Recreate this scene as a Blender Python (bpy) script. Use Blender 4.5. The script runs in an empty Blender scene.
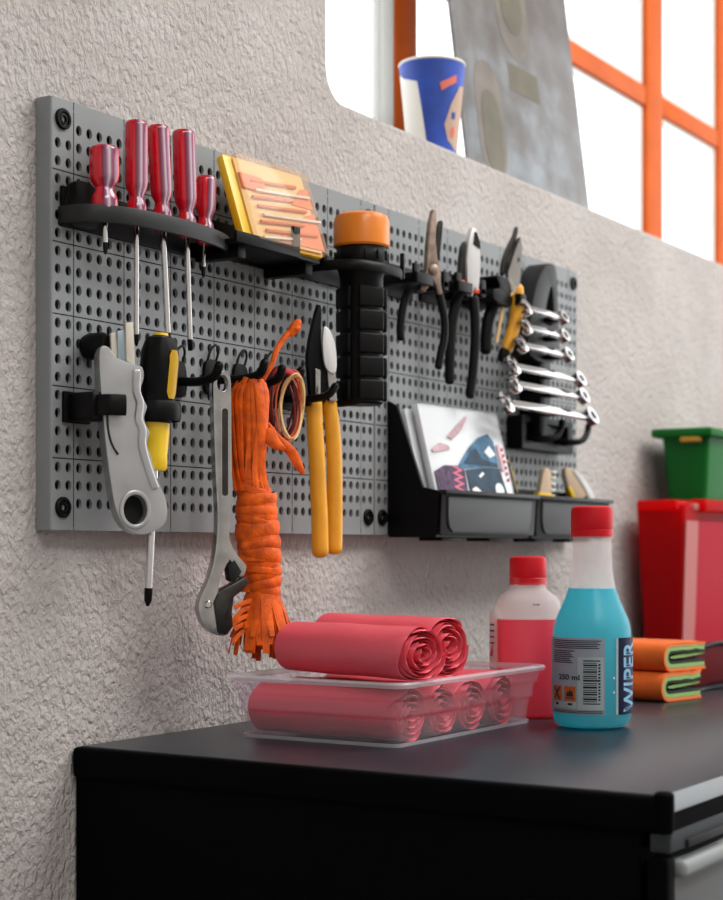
import bpy, bmesh, math, random
from mathutils import Vector, Matrix, Euler
from math import sin, cos, pi, radians as R

rng = random.Random(7)
C = bpy.context.scene.collection
ZB = 1.08            # height of the pegboard's bottom edge above the floor (metres)
WALL = 0.0175        # wall surface, behind the pegboard's front face (y = 0)
TOP = ZB - 0.184     # cabinet top


def P(u, d, v):
    """u along the wall, d out of the pegboard's face, v above the pegboard's bottom edge"""
    return Vector((u, -d, ZB + v))


# ------------------------------------------------------------------ materials
def lin(c):
    return tuple((x / 255 / 12.92 if x / 255 <= .04045 else ((x / 255 + .055) / 1.055) ** 2.4) for x in c) + (1.0,)


def mat(name, col, rough=.5, metal=0., coat=0., bump=None, var=None, trans=0., spec=.5, sub=0.):
    m = bpy.data.materials.new(name)
    m.use_nodes = True
    nt = m.node_tree
    b = nt.nodes['Principled BSDF']
    b.inputs['Base Color'].default_value = lin(col)
    b.inputs['Roughness'].default_value = rough
    b.inputs['Metallic'].default_value = metal
    b.inputs['Coat Weight'].default_value = coat
    b.inputs['Coat Roughness'].default_value = .08
    b.inputs['Transmission Weight'].default_value = trans
    b.inputs['Specular IOR Level'].default_value = spec
    tc = nt.nodes.new('ShaderNodeTexCoord')
    if sub:
        b.inputs['Subsurface Weight'].default_value = sub
        b.inputs['Subsurface Radius'].default_value = (.01, .01, .01)
    if var:
        n = nt.nodes.new('ShaderNodeTexNoise')
        n.inputs['Scale'].default_value = var[0]
        n.inputs['Detail'].default_value = 4
        nt.links.new(tc.outputs['Object'], n.inputs['Vector'])
        r = nt.nodes.new('ShaderNodeValToRGB')
        a = lin([min(255, x * (1 - var[1])) for x in col])
        e = lin([min(255, x * (1 + var[1])) for x in col])
        r.color_ramp.elements[0].position = .3
        r.color_ramp.elements[1].position = .7
        r.color_ramp.elements[0].color = a
        r.color_ramp.elements[1].color = e
        nt.links.new(n.outputs['Fac'], r.inputs['Fac'])
        nt.links.new(r.outputs['Color'], b.inputs['Base Color'])
    if bump:
        n = nt.nodes.new('ShaderNodeTexNoise')
        n.inputs['Scale'].default_value = bump[0]
        n.inputs['Detail'].default_value = 3
        nt.links.new(tc.outputs['Object'], n.inputs['Vector'])
        bp = nt.nodes.new('ShaderNodeBump')
        bp.inputs['Strength'].default_value = bump[1]
        bp.inputs['Distance'].default_value = bump[2] if len(bump) > 2 else .002
        nt.links.new(n.outputs['Fac'], bp.inputs['Height'])
        nt.links.new(bp.outputs['Normal'], b.inputs['Normal'])
    return m


def clear_mat(name, col, clear=.7, rough=.15, tint=(255, 255, 255)):
    """thin translucent plastic: part of the light goes straight through, the rest meets a milky surface"""
    m = bpy.data.materials.new(name)
    m.use_nodes = True
    nt = m.node_tree
    b = nt.nodes['Principled BSDF']
    b.inputs['Base Color'].default_value = lin(col)
    b.inputs['Roughness'].default_value = rough
    t = nt.nodes.new('ShaderNodeBsdfTransparent')
    t.inputs['Color'].default_value = lin(tint)
    mx = nt.nodes.new('ShaderNodeMixShader')
    mx.inputs['Fac'].default_value = clear
    nt.links.new(b.outputs[0], mx.inputs[1])
    nt.links.new(t.outputs[0], mx.inputs[2])
    nt.links.new(mx.outputs[0], nt.nodes['Material Output'].inputs['Surface'])
    return m


def glow_liquid(name, col, tcol, fac=.55, rough=.2, spec=.5):
    """coloured liquid: light passes through it from behind and also scatters back"""
    m = bpy.data.materials.new(name)
    m.use_nodes = True
    nt = m.node_tree
    b = nt.nodes['Principled BSDF']
    b.inputs['Base Color'].default_value = lin(col)
    b.inputs['Roughness'].default_value = rough
    b.inputs['Specular IOR Level'].default_value = spec
    t = nt.nodes.new('ShaderNodeBsdfTranslucent')
    t.inputs['Color'].default_value = lin(tcol)
    mx = nt.nodes.new('ShaderNodeMixShader')
    mx.inputs['Fac'].default_value = fac
    nt.links.new(b.outputs[0], mx.inputs[1])
    nt.links.new(t.outputs[0], mx.inputs[2])
    nt.links.new(mx.outputs[0], nt.nodes['Material Output'].inputs['Surface'])
    return m


def plaster():
    m = mat('rough_plaster', (190, 180, 174), .9, spec=.15)
    nt = m.node_tree
    b = nt.nodes['Principled BSDF']
    tc = nt.nodes.new('ShaderNodeTexCoord')
    mp = nt.nodes.new('ShaderNodeMapping')
    mp.inputs['Rotation'].default_value = (0, R(25), 0)
    mp.inputs['Scale'].default_value = (1.0, 1.0, .75)
    nt.links.new(tc.outputs['Object'], mp.inputs['Vector'])
    n1 = nt.nodes.new('ShaderNodeTexNoise')
    n1.inputs['Scale'].default_value = 165
    n1.inputs['Detail'].default_value = 4.0
    n1.inputs['Roughness'].default_value = .55
    n1.inputs['Distortion'].default_value = .35
    nt.links.new(mp.outputs[0], n1.inputs['Vector'])
    n2 = nt.nodes.new('ShaderNodeTexNoise')
    n2.inputs['Scale'].default_value = 34
    n2.inputs['Detail'].default_value = 2
    nt.links.new(tc.outputs['Object'], n2.inputs['Vector'])
    ad = nt.nodes.new('ShaderNodeMath')
    ad.operation = 'MULTIPLY_ADD'
    nt.links.new(n2.outputs['Fac'], ad.inputs[0])
    ad.inputs[1].default_value = .6
    nt.links.new(n1.outputs['Fac'], ad.inputs[2])
    bp = nt.nodes.new('ShaderNodeBump')
    bp.inputs['Strength'].default_value = .85
    bp.inputs['Distance'].default_value = .009
    nt.links.new(ad.outputs[0], bp.inputs['Height'])
    nt.links.new(bp.outputs['Normal'], b.inputs['Normal'])
    n3 = nt.nodes.new('ShaderNodeTexNoise')
    n3.inputs['Scale'].default_value = 5
    n3.inputs['Detail'].default_value = 4
    nt.links.new(tc.outputs['Object'], n3.inputs['Vector'])
    r = nt.nodes.new('ShaderNodeValToRGB')
    r.color_ramp.elements[0].position = .3
    r.color_ramp.elements[1].position = .7
    r.color_ramp.elements[0].color = lin((182, 174, 171))
    r.color_ramp.elements[1].color = lin((198, 192, 189))
    nt.links.new(n3.outputs['Fac'], r.inputs['Fac'])
    nt.links.new(r.outputs['Color'], b.inputs['Base Color'])
    return m


def striped_acrylic():
    """red and clear lilac stripes running along a screwdriver handle"""
    m = mat('striped_acrylic', (190, 20, 40), .15, coat=.3)
    nt = m.node_tree
    b = nt.nodes['Principled BSDF']
    tc = nt.nodes.new('ShaderNodeTexCoord')
    g = nt.nodes.new('ShaderNodeTexGradient')
    g.gradient_type = 'RADIAL'
    nt.links.new(tc.outputs['Object'], g.inputs['Vector'])
    r = nt.nodes.new('ShaderNodeValToRGB')
    r.color_ramp.interpolation = 'LINEAR'
    cr = r.color_ramp
    red, dk, li, hilite = lin((205, 12, 38)), lin((120, 20, 55)), lin((150, 96, 128)), lin((225, 205, 215))  # white highlight streak painted into the lilac stripes
    stops = [(0, red), (.14, red), (.16, dk), (.20, li), (.24, hilite), (.26, li), (.31, dk), (.34, li), (.36, red), (.50, red),
             (.64, red), (.66, dk), (.70, li), (.74, hilite), (.76, li), (.81, dk), (.84, li), (.86, red)]
    cr.elements[0].position = 0
    cr.elements[0].color = red
    cr.elements[1].position = 1
    cr.elements[1].color = red
    for p, c in stops[1:]:
        e = cr.elements.new(p)
        e.color = c
    nt.links.new(g.outputs['Fac'], r.inputs['Fac'])
    nt.links.new(r.outputs['Color'], b.inputs['Base Color'])
    return m


M = {}
M['plaster'] = plaster()
M['panel'] = mat('grey_pegboard_plastic', (136, 140, 142), .5, spec=.35, bump=(900, .08, .0006), var=(6, .04))
M['black'] = mat('black_plastic', (6, 6, 7), .45, spec=.16, bump=(1500, .05, .0005))
M['rack'] = mat('dark_grey_plastic', (26, 27, 29), .5, spec=.35, bump=(1500, .05, .0005))
M['gap'] = mat('recess_shade', (10, 10, 11), .8)  # near-black put in for the shade inside holes, slots and hollows
M['steel'] = mat('brushed_steel', (182, 180, 178), .2, 1, var=(60, .06))
M['chrome'] = mat('chrome', (215, 213, 212), .12, 1)
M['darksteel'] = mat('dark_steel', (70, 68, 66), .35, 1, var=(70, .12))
M['brownsteel'] = mat('worn_brown_steel', (142, 124, 112), .45, .75, var=(90, .2))
M['whitesteel'] = mat('bright_ground_steel', (228, 228, 228), .35, .55)
M['acrylic'] = striped_acrylic()
M['acrylic_clear'] = clear_mat('clear_lilac_acrylic', (190, 120, 150), .35, .08, (235, 170, 195))
M['yellow'] = mat('yellow_plastic', (238, 196, 22), .4, coat=.15)
M['gold'] = mat('amber_dipped_vinyl', (224, 158, 20), .42, coat=.12, var=(30, .05))
M['orange'] = mat('orange_plastic', (232, 128, 14), .38, coat=.2)
M['redorange'] = mat('orange_red_plastic', (220, 70, 25), .4)
M['twine'] = mat('orange_polypropylene_twine', (242, 90, 10), .6, spec=.3, bump=(500, .5, .001), var=(90, .22))
M['silver'] = mat('silver_painted_zinc', (186, 187, 189), .3, .6, var=(40, .03))
M['blade'] = mat('cream_blade_stack', (222, 214, 198), .45)
M['blade_blue'] = mat('blue_grey_blade', (160, 176, 184), .4, .3)
M['pink_roll'] = mat('pink_red_plastic_film', (232, 92, 108), .36, bump=(70, .35, .002), sub=.1)
M['tray'] = clear_mat('frosted_clear_plastic', (232, 228, 232), .91, .22, (250, 246, 250))
M['trayrim'] = clear_mat('frosted_clear_plastic_rim', (226, 222, 228), .62, .2)
M['bottle'] = clear_mat('milky_bottle_plastic', (246, 242, 242), .93, .4)
M['blue_liquid'] = glow_liquid('cyan_washer_fluid', (0, 186, 208), (0, 232, 245), .6, .25, .3)
M['pink_liquid'] = glow_liquid('pink_washer_fluid', (240, 62, 104), (250, 80, 110))
M['bottle_inner'] = clear_mat('milky_bottle_wall', (246, 242, 242), .70, .5)
M['redcap'] = mat('red_cap_plastic', (198, 8, 28), .45, spec=.3)
M['label_grey'] = mat('grey_label', (188, 190, 198), .5)
M['label_light'] = mat('pale_label', (206, 222, 224), .5)
M['label_navy'] = mat('navy_label', (12, 28, 72), .45)
M['print_dark'] = mat('dark_print', (26, 30, 46), .6)
M['print_blue'] = mat('pale_blue_print', (126, 178, 214), .5)
M['print_orange'] = mat('orange_print', (232, 124, 52), .55)
M['print_red'] = mat('red_print', (200, 40, 52), .55)
M['white'] = mat('white_plastic', (236, 236, 236), .45)
M['red_bin'] = glow_liquid('red_polypropylene', (190, 8, 18), (255, 40, 44), .6, .5, .25)
M['pink_bin'] = mat('pink_sheen_polypropylene', (172, 8, 36), .6, spec=.08)  # front panel's pinkish sheen put into the red
M['pale_pink'] = mat('pink_highlight_and_latch', (184, 112, 110), .6, spec=.1)
M['green_bin'] = glow_liquid('green_polypropylene', (10, 118, 40), (20, 140, 50), .3, .5, .3)
M['ochre'] = mat('ochre_plastic', (204, 158, 50), .5)
M['cloth_orange'] = mat('orange_work_cloth', (226, 104, 28), .75, bump=(700, .3, .001), var=(25, .06))
M['cloth_edge'] = mat('light_orange_lining', (226, 142, 88), .8, bump=(700, .3, .001))
M['cloth_green'] = mat('light_green_lining', (142, 178, 104), .8, bump=(700, .3, .001))
M['cloth_dark'] = mat('dark_green_lining', (30, 40, 32), .8)
M['darkred'] = mat('dark_red_fabric', (88, 5, 12), .7, spec=.1, bump=(400, .2, .001))
M['cab_top'] = mat('charcoal_worktop', (34, 43, 52), .30, bump=(1200, .06, .0004), var=(5, .06))
M['cab_edge'] = mat('grey_worktop_edge', (108, 114, 118), .4)
M['cab_body'] = mat('black_cabinet_shell', (2, 2, 3), .7, spec=.05)
M['cab_rail'] = mat('dark_slate_rail', (38, 46, 50), .45)
M['drawer'] = mat('grey_drawer_front', (96, 97, 99), .45)
M['handle'] = mat('light_grey_handle', (138, 143, 144), .45, spec=.3)
M['winframe'] = mat('orange_painted_frame', (208, 92, 14), .6, spec=.25, var=(12, .05))
M['winwhite'] = mat('white_painted_bead', (226, 230, 228), .5)
M['gasket'] = mat('grey_gasket', (120, 124, 124), .6)
M['cup_white'] = mat('white_paper_cup', (238, 236, 228), .6)
M['cup_blue'] = mat('blue_cup_print', (36, 72, 168), .5, var=(25, .15))
M['cup_red'] = mat('salmon_cup_print', (222, 112, 92), .55)
M['cup_beige'] = mat('beige_cup_print', (190, 160, 140), .6)
M['floor'] = mat('grey_concrete', (120, 118, 115), .8, bump=(40, .2), var=(3, .1))
M['room'] = mat('white_room_paint', (205, 202, 198), .85)
M['bit_orange'] = mat('orange_bit_insert', (222, 120, 66), .5)
M['bit_tan'] = mat('tan_case_back', (226, 196, 132), .5)
M['lid'] = clear_mat('clear_case_lid', (236, 214, 196), .80, .10, (255, 246, 236))
M['pack_white'] = mat('white_card_print', (238, 240, 242), .5, spec=.25)
M['pack_teal'] = mat('dark_teal_print', (18, 48, 66), .5, spec=.25, var=(60, .35))
M['pack_blue'] = mat('blue_grey_print', (56, 100, 130), .5, spec=.25, var=(70, .25))
M['pack_mauve'] = mat('mauve_print', (188, 156, 164), .5, spec=.25, var=(60, .12))
M['pack_plum'] = mat('plum_print', (66, 44, 72), .5, spec=.25, var=(160, .5))
M['pack_pink'] = mat('pink_zigzag_print', (214, 92, 124), .4)
M['clearcase'] = clear_mat('clear_crystal_case', (236, 240, 244), .55, .06)
M['binpanel'] = mat('light_grey_bin_panel', (84, 87, 89), .6, spec=.25)
M['wire_orange'] = mat('orange_wire', (226, 92, 24), .45)
M['wire_cream'] = mat('cream_wire', (226, 190, 130), .45)
M['wire_brown'] = mat('maroon_wire', (96, 26, 24), .45)
M['cream'] = mat('cream_plastic', (214, 190, 162), .45)


def sheet_mat():
    m = mat('mottled_grey_sheet', (160, 160, 162), .5)
    nt = m.node_tree
    b = nt.nodes['Principled BSDF']
    tc = nt.nodes.new('ShaderNodeTexCoord')
    n = nt.nodes.new('ShaderNodeTexNoise')
    n.inputs['Scale'].default_value = 16
    n.inputs['Detail'].default_value = 5
    nt.links.new(tc.outputs['Object'], n.inputs['Vector'])
    sp = nt.nodes.new('ShaderNodeSeparateXYZ')
    nt.links.new(tc.outputs['Object'], sp.inputs[0])
    ad = nt.nodes.new('ShaderNodeMath')
    ad.operation = 'MULTIPLY_ADD'
    nt.links.new(sp.outputs['Z'], ad.inputs[0])
    ad.inputs[1].default_value = -1.1  # metallic sheen painted in: brownish at top, silver-blue at bottom
    nt.links.new(n.outputs['Fac'], ad.inputs[2])
    r = nt.nodes.new('ShaderNodeValToRGB')
    r.color_ramp.elements[0].position = .1
    r.color_ramp.elements[0].color = lin((88, 80, 76))
    r.color_ramp.elements[1].position = .62
    r.color_ramp.elements[1].color = lin((142, 149, 156))
    e = r.color_ramp.elements.new(.36)
    e.color = lin((110, 108, 108))
    nt.links.new(ad.outputs[0], r.inputs['Fac'])
    nt.links.new(r.outputs['Color'], b.inputs['Base Color'])
    return m


M['sheet'] = sheet_mat()
M['sheet_print'] = mat('faded_brown_print', (108, 100, 92), .5, var=(20, .12))
M['sheet_olive'] = mat('faded_olive_print', (92, 86, 68), .5, var=(20, .1))


def pane_mat():
    m = bpy.data.materials.new('window_glass')
    m.use_nodes = True
    nt = m.node_tree
    g = nt.nodes.new('ShaderNodeBsdfGlossy')
    g.inputs['Roughness'].default_value = .02
    t = nt.nodes.new('ShaderNodeBsdfTransparent')
    mx = nt.nodes.new('ShaderNodeMixShader')
    mx.inputs['Fac'].default_value = .94
    nt.links.new(g.outputs[0], mx.inputs[1])
    nt.links.new(t.outputs[0], mx.inputs[2])
    nt.links.new(mx.outputs[0], nt.nodes['Material Output'].inputs['Surface'])
    return m


M['glass'] = pane_mat()


# ------------------------------------------------------------------ mesh helpers
def obj(name, bm, m, parent=None, smooth=35, loc=None):
    me = bpy.data.meshes.new(name)
    bmesh.ops.recalc_face_normals(bm, faces=bm.faces)
    bm.to_mesh(me)
    bm.free()
    me.materials.append(M[m] if isinstance(m, str) else m)
    if smooth:
        me.polygons.foreach_set('use_smooth', [True] * len(me.polygons))
        me.set_sharp_from_angle(angle=R(smooth))
    o = bpy.data.objects.new(name, me)
    C.objects.link(o)
    if parent:
        o.parent = parent
    if loc is not None:
        o.location = loc
    return o


def thing(name, label, cat, loc=(0, 0, 0), yaw=0, group=None, rot=None):
    o = bpy.data.objects.new(name, None)
    o.empty_display_size = .02
    C.objects.link(o)
    o.location = loc
    o.rotation_euler = rot if rot else (0, 0, -R(yaw))
    return tag(o, label, cat, group)


def tag(o, label, cat, group=None):
    o['label'] = label
    o['category'] = cat
    if group:
        o['group'] = group
    return o


def struct(o):
    o['kind'] = 'structure'
    return o


def B():
    return bmesh.new()


def sharp_bevel(bm, faces, w, seg=2, ang=50):
    es = set()
    fs = set(faces)
    for f in faces:
        for e in f.edges:
            if len(e.link_faces) == 2 and e.link_faces[0] in fs and e.link_faces[1] in fs and e.calc_face_angle(0) > R(ang):
                es.add(e)
    if es:
        bmesh.ops.bevel(bm, geom=list(es), offset=w, segments=seg, profile=.5, affect='EDGES', clamp_overlap=True)


def box(bm, c, s, bev=0., rot=None, seg=2):
    mt = Matrix.Translation(c) @ (rot.to_matrix().to_4x4() if rot else Matrix()) @ Matrix.Diagonal((s[0], s[1], s[2], 1))
    r = bmesh.ops.create_cube(bm, size=1, matrix=mt)
    fs = list({f for v in r['verts'] for f in v.link_faces})
    if bev:
        sharp_bevel(bm, fs, bev, seg)


def prism(bm, pts, y0, y1, holes=(), bev=0., mt=None, seg=2):
    """outline (x, z) extruded from y0 to y1"""
    tmp = bmesh.new()
    edges = []
    for loop in [pts] + list(holes):
        vs = [tmp.verts.new((x, y0, z)) for x, z in loop]
        for i in range(len(vs)):
            edges.append(tmp.edges.new((vs[i], vs[(i + 1) % len(vs)])))
    if holes:
        bmesh.ops.triangle_fill(tmp, edges=edges, use_beauty=True)
    else:
        tmp.faces.new(tmp.verts)
    tmp.normal_update()
    g = bmesh.ops.extrude_face_region(tmp, geom=list(tmp.faces))
    for v in [v for v in g['geom'] if isinstance(v, bmesh.types.BMVert)]:
        v.co.y = y1
    bmesh.ops.recalc_face_normals(tmp, faces=tmp.faces)
    if bev:
        sharp_bevel(tmp, list(tmp.faces), bev, seg, 60)
    if mt:
        bmesh.ops.transform(tmp, matrix=mt, verts=tmp.verts)
    me = bpy.data.meshes.new('tmp')
    tmp.to_mesh(me)
    tmp.free()
    bm.from_mesh(me)
    bpy.data.meshes.remove(me)


def smo(pts, k=4, closed=True):
    """Catmull-Rom curve through the points"""
    n = len(pts)
    out = []
    rngi = range(n) if closed else range(n - 1)
    for i in rngi:
        if closed:
            p = [Vector(pts[(i + j) % n]) for j in (-1, 0, 1, 2)]
        else:
            p = [Vector(pts[min(max(i + j, 0), n - 1)]) for j in (-1, 0, 1, 2)]
        for s in range(k):
            t = s / k
            out.append(.5 * ((2 * p[1]) + (p[2] - p[0]) * t + (2 * p[0] - 5 * p[1] + 4 * p[2] - p[3]) * t * t + (3 * p[1] - p[0] - 3 * p[2] + p[3]) * t ** 3))
    if not closed:
        out.append(Vector(pts[-1]))
    return [tuple(v) for v in out]


def tube(bm, pts, r, n=10, k=1, closed=False, hint=None, round_ends=False):
    """sweep an ellipse; r is a number, a pair, or a list of either per point"""
    P3 = [Vector(p) for p in pts]
    rr = list(r) if isinstance(r, list) else [r] * len(P3)
    rr = [(a, a) if not isinstance(a, (tuple, list)) else tuple(a) for a in rr]
    if k > 1:
        full = smo([tuple(p) + q for p, q in zip(P3, rr)], k, closed) if False else None
        m = len(P3)
        np_, nr = [], []
        for i in (range(m) if closed else range(m - 1)):
            idx = [(i + j) % m if closed else min(max(i + j, 0), m - 1) for j in (-1, 0, 1, 2)]
            for s in range(k):
                t = s / k
                w = (-.5 * t + t * t - .5 * t ** 3, 1 - 2.5 * t * t + 1.5 * t ** 3, .5 * t + 2 * t * t - 1.5 * t ** 3, -.5 * t * t + .5 * t ** 3)
                np_.append(sum((P3[j] * ww for j, ww in zip(idx, w)), Vector()))
                nr.append(tuple(max(1e-5, sum(rr[j][q] * ww for j, ww in zip(idx, w))) for q in (0, 1)))
        if not closed:
            np_.append(P3[-1])
            nr.append(rr[-1])
        P3, rr = np_, nr
    m = len(P3)
    if round_ends and not closed:
        a, b = rr[0], rr[-1]
        t0 = (P3[0] - P3[1]).normalized()
        t1 = (P3[-1] - P3[-2]).normalized()
        P3 = [P3[0] + t0 * min(a) * .8, P3[0] + t0 * min(a) * .5] + P3 + [P3[-1] + t1 * min(b) * .5, P3[-1] + t1 * min(b) * .8]
        rr = [(a[0] * .45, a[1] * .45), (a[0] * .82, a[1] * .82)] + rr + [(b[0] * .82, b[1] * .82), (b[0] * .45, b[1] * .45)]
        m = len(P3)
    rings = []
    N = None
    for i in range(m):
        T = (P3[(i + 1) % m] - P3[i - 1]) if closed else (P3[min(i + 1, m - 1)] - P3[max(i - 1, 0)])
        T.normalize()
        if hint is not None:
            h = Vector(hint)
            N = h - h.dot(T) * T
        elif N is None:
            h = Vector((0, 0, 1)) if abs(T.z) < .9 else Vector((1, 0, 0))
            N = h - h.dot(T) * T
        else:
            N = N - N.dot(T) * T
        if N.length < 1e-6:
            N = T.orthogonal()
        N.normalize()
        Bn = T.cross(N)
        rings.append([bm.verts.new(P3[i] + N * rr[i][0] * cos(2 * pi * j / n) + Bn * rr[i][1] * sin(2 * pi * j / n)) for j in range(n)])
    for i in range(m if closed else m - 1):
        a, b = rings[i], rings[(i + 1) % m]
        for j in range(n):
            bm.faces.new((a[j], a[(j + 1) % n], b[(j + 1) % n], b[j]))
    if not closed:
        bm.faces.new(rings[0][::-1])
        bm.faces.new(rings[-1])


def lathe(bm, prof, n=32, mt=None, flutes=0, depth=0., sq=0., frange=None):
    """profile (r, z) round local z; flutes press grooves into it; sq squares the section off"""
    rings = []
    mt = mt or Matrix()
    for r, z in prof:
        if r < 1e-6:
            rings.append([bm.verts.new(mt @ Vector((0, 0, z)))])
            continue
        ring = []
        for j in range(n):
            a = 2 * pi * j / n
            q = r
            if flutes and (frange is None or frange[0] <= z <= frange[1]):
                q = r * (1 - depth * (.5 + .5 * cos(flutes * a)) ** 2)
            if sq:
                c_, s_ = abs(cos(a)), abs(sin(a))
                p = 2 + sq
                q = q / (c_ ** p + s_ ** p) ** (1 / p)
            ring.append(bm.verts.new(mt @ Vector((q * cos(a), q * sin(a), z))))
        rings.append(ring)
    for a, b in zip(rings, rings[1:]):
        if len(a) == 1 and len(b) == 1:
            continue
        for j in range(n):
            if len(a) == 1:
                bm.faces.new((a[0], b[j], b[(j + 1) % n]))
            elif len(b) == 1:
                bm.faces.new((a[j], a[(j + 1) % n], b[0]))
            else:
                bm.faces.new((a[j], a[(j + 1) % n], b[(j + 1) % n], b[j]))
    if len(rings[0]) > 1:
        bm.faces.new(rings[0][::-1])
    if len(rings[-1]) > 1:
        bm.faces.new(rings[-1])


def ell(cx, cz, rx, rz, n=20, a0=0., a1=2 * pi):
    full = abs(a1 - a0 - 2 * pi) < 1e-6
    return [(cx + rx * cos(a0 + (a1 - a0) * i / (n if full else n - 1)), cz + rz * sin(a0 + (a1 - a0) * i / (n if full else n - 1))) for i in range(n)]


def rrect(x0, z0, x1, z1, r, n=5):
    o = []
    for cx, cz, a in ((x1 - r, z1 - r, 0), (x0 + r, z1 - r, 90), (x0 + r, z0 + r, 180), (x1 - r, z0 + r, 270)):
        o += [(cx + r * cos(R(a + 90 * i / n)), cz + r * sin(R(a + 90 * i / n))) for i in range(n + 1)]
    return o


def sk(pts, ox, oz, sx, sz):
    """a drawn outline (x right, y down) about (ox, oz), scaled to metres"""
    return [((x - ox) * sx, (oz - y) * sz) for x, y in pts]


Y_UP = Matrix.Rotation(R(90), 4, 'X')      # local z -> world -y (out of the board)


def text_bm(s, size, spacing=1.0, bold=.012):
    cu = bpy.data.curves.new('lettering', 'FONT')
    cu.body = s
    cu.size = size
    cu.space_character = spacing
    cu.offset = size * bold
    o = bpy.data.objects.new('lettering', cu)
    C.objects.link(o)
    dg = bpy.context.evaluated_depsgraph_get()
    me = bpy.data.meshes.new_from_object(o.evaluated_get(dg))
    bm = bmesh.new()
    bm.from_mesh(me)
    bpy.data.objects.remove(o)
    bpy.data.curves.remove(cu)
    bpy.data.meshes.remove(me)
    return bm


def bend(bm, r):
    """x, z plane (y towards the back) wrapped round a bottle of radius r standing on the local z axis"""
    for v in bm.verts:
        a = v.co.x / r
        q = r - v.co.y
        v.co = Vector((q * sin(a), -q * cos(a), v.co.z))


def grid_patch(bm, x0, x1, z0, z1, y, nx=16):
    vs = [[bm.verts.new((x0 + (x1 - x0) * i / nx, y, z)) for i in range(nx + 1)] for z in (z0, z1)]
    for i in range(nx):
        bm.faces.new((vs[0][i], vs[0][i + 1], vs[1][i + 1], vs[1][i]))


# ------------------------------------------------------------------ the setting
# back wall with the deep window opening (rounded plaster reveal)
WX0, WX1, WZ0, WZ1 = .441, 2.75, ZB + .464, ZB + 1.45
opening = []
for cx, cz, a, r in ((WX1 - .03, WZ1 - .03, 0, .03), (WX0 + .03, WZ1 - .03, 90, .03), (WX0 + .034, WZ0 + .034, 180, .034), (WX1 - .03, WZ0 + .03, 270, .03)):
    opening += [(cx + r * cos(R(a + 15 * i)), cz + r * sin(R(a + 15 * i))) for i in range(7)]
bm = B()
prism(bm, [(-2.6, 0), (5.2, 0), (5.2, 2.95), (-2.6, 2.95)], WALL, WALL + .30, holes=[opening], bev=.006, seg=3)
struct(obj('wall_back', bm, 'plaster', smooth=40))
bm = B()
box(bm, (1.3, -1.6, -.02), (7.8, 4.0, .04))
struct(obj('floor', bm, 'floor'))
bm = B()
box(bm, (.8, -1.6, 2.97), (6.8, 4.0, .04))
struct(obj('ceiling', bm, 'room'))
bm = B()
box(bm, (-2.62, -1.6, 1.475), (.04, 3.9, 2.95))
struct(obj('wall_left', bm, 'room'))

bm = B()
box(bm, (.8, -3.62, 1.475), (6.8, .04, 2.95))
struct(obj('wall_front', bm, 'room'))

# window: orange frame with glazing beads and panes
FY = .16
win = struct(bpy.data.objects.new('window_1', None))
C.objects.link(win)
win.location = (0, FY, ZB)
posts = [(.8415, .057), (1.694, .074), (2.050, .074), (2.56, .06)]
zb, zt = .466, 1.448
bm = B()
for x, w in posts:
    box(bm, (x, .008, (zb + zt) / 2), (w, .016, zt - zb), .003)
for z, w in ((.772, .034), (1.10, .034)):
    for (xa, wa), (xb, wb) in zip(posts, posts[1:]):
        x0, x1 = xa + wa / 2, xb - wb / 2
        box(bm, ((x0 + x1) / 2, .008, z), (x1 - x0, .013, w), .003)
obj('window_frame', bm, 'winframe', win)
bm = B()
box(bm, (.799, .006, (zb + zt) / 2), (.028, .010, zt - zb), .002)
box(bm, (.47, .01, (zb + zt) / 2), (.04, .02, zt - zb), .003)
box(bm, (1.6, .02, zb + .002), (2.26, .03, .006), .002)
obj('white_bead', bm, 'winwhite', win)
xs = [(.49, .784)] + [(a[0] + a[1] / 2, b[0] - b[1] / 2) for a, b in zip(posts, posts[1:])]
zs = [(zb + .01, .755), (.789, 1.083), (1.117, zt)]
for i, (x0, x1) in enumerate(xs):
    for z0, z1 in ([(zb + .01, zt)] if i == 0 else zs):
        g = B()
        gw = .014 if i else .006
        prism(g, [(x0, z0), (x1, z0), (x1, z1), (x0, z1)], .009, .014, holes=[[(x0 + gw, z0 + .012), (x1 - gw, z0 + .012), (x1 - gw, z1 - .012), (x0 + gw, z1 - .012)]])
        gs = obj('pane_gasket', g, 'winwhite', win)
        p = B()
        box(p, ((x0 + x1) / 2, .0115, (z0 + z1) / 2), (x1 - x0 - .02, .004, z1 - z0 - .02))
        obj('glass_pane', p, 'glass', gs)

# ------------------------------------------------------------------ pegboard
PH = .36


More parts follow.
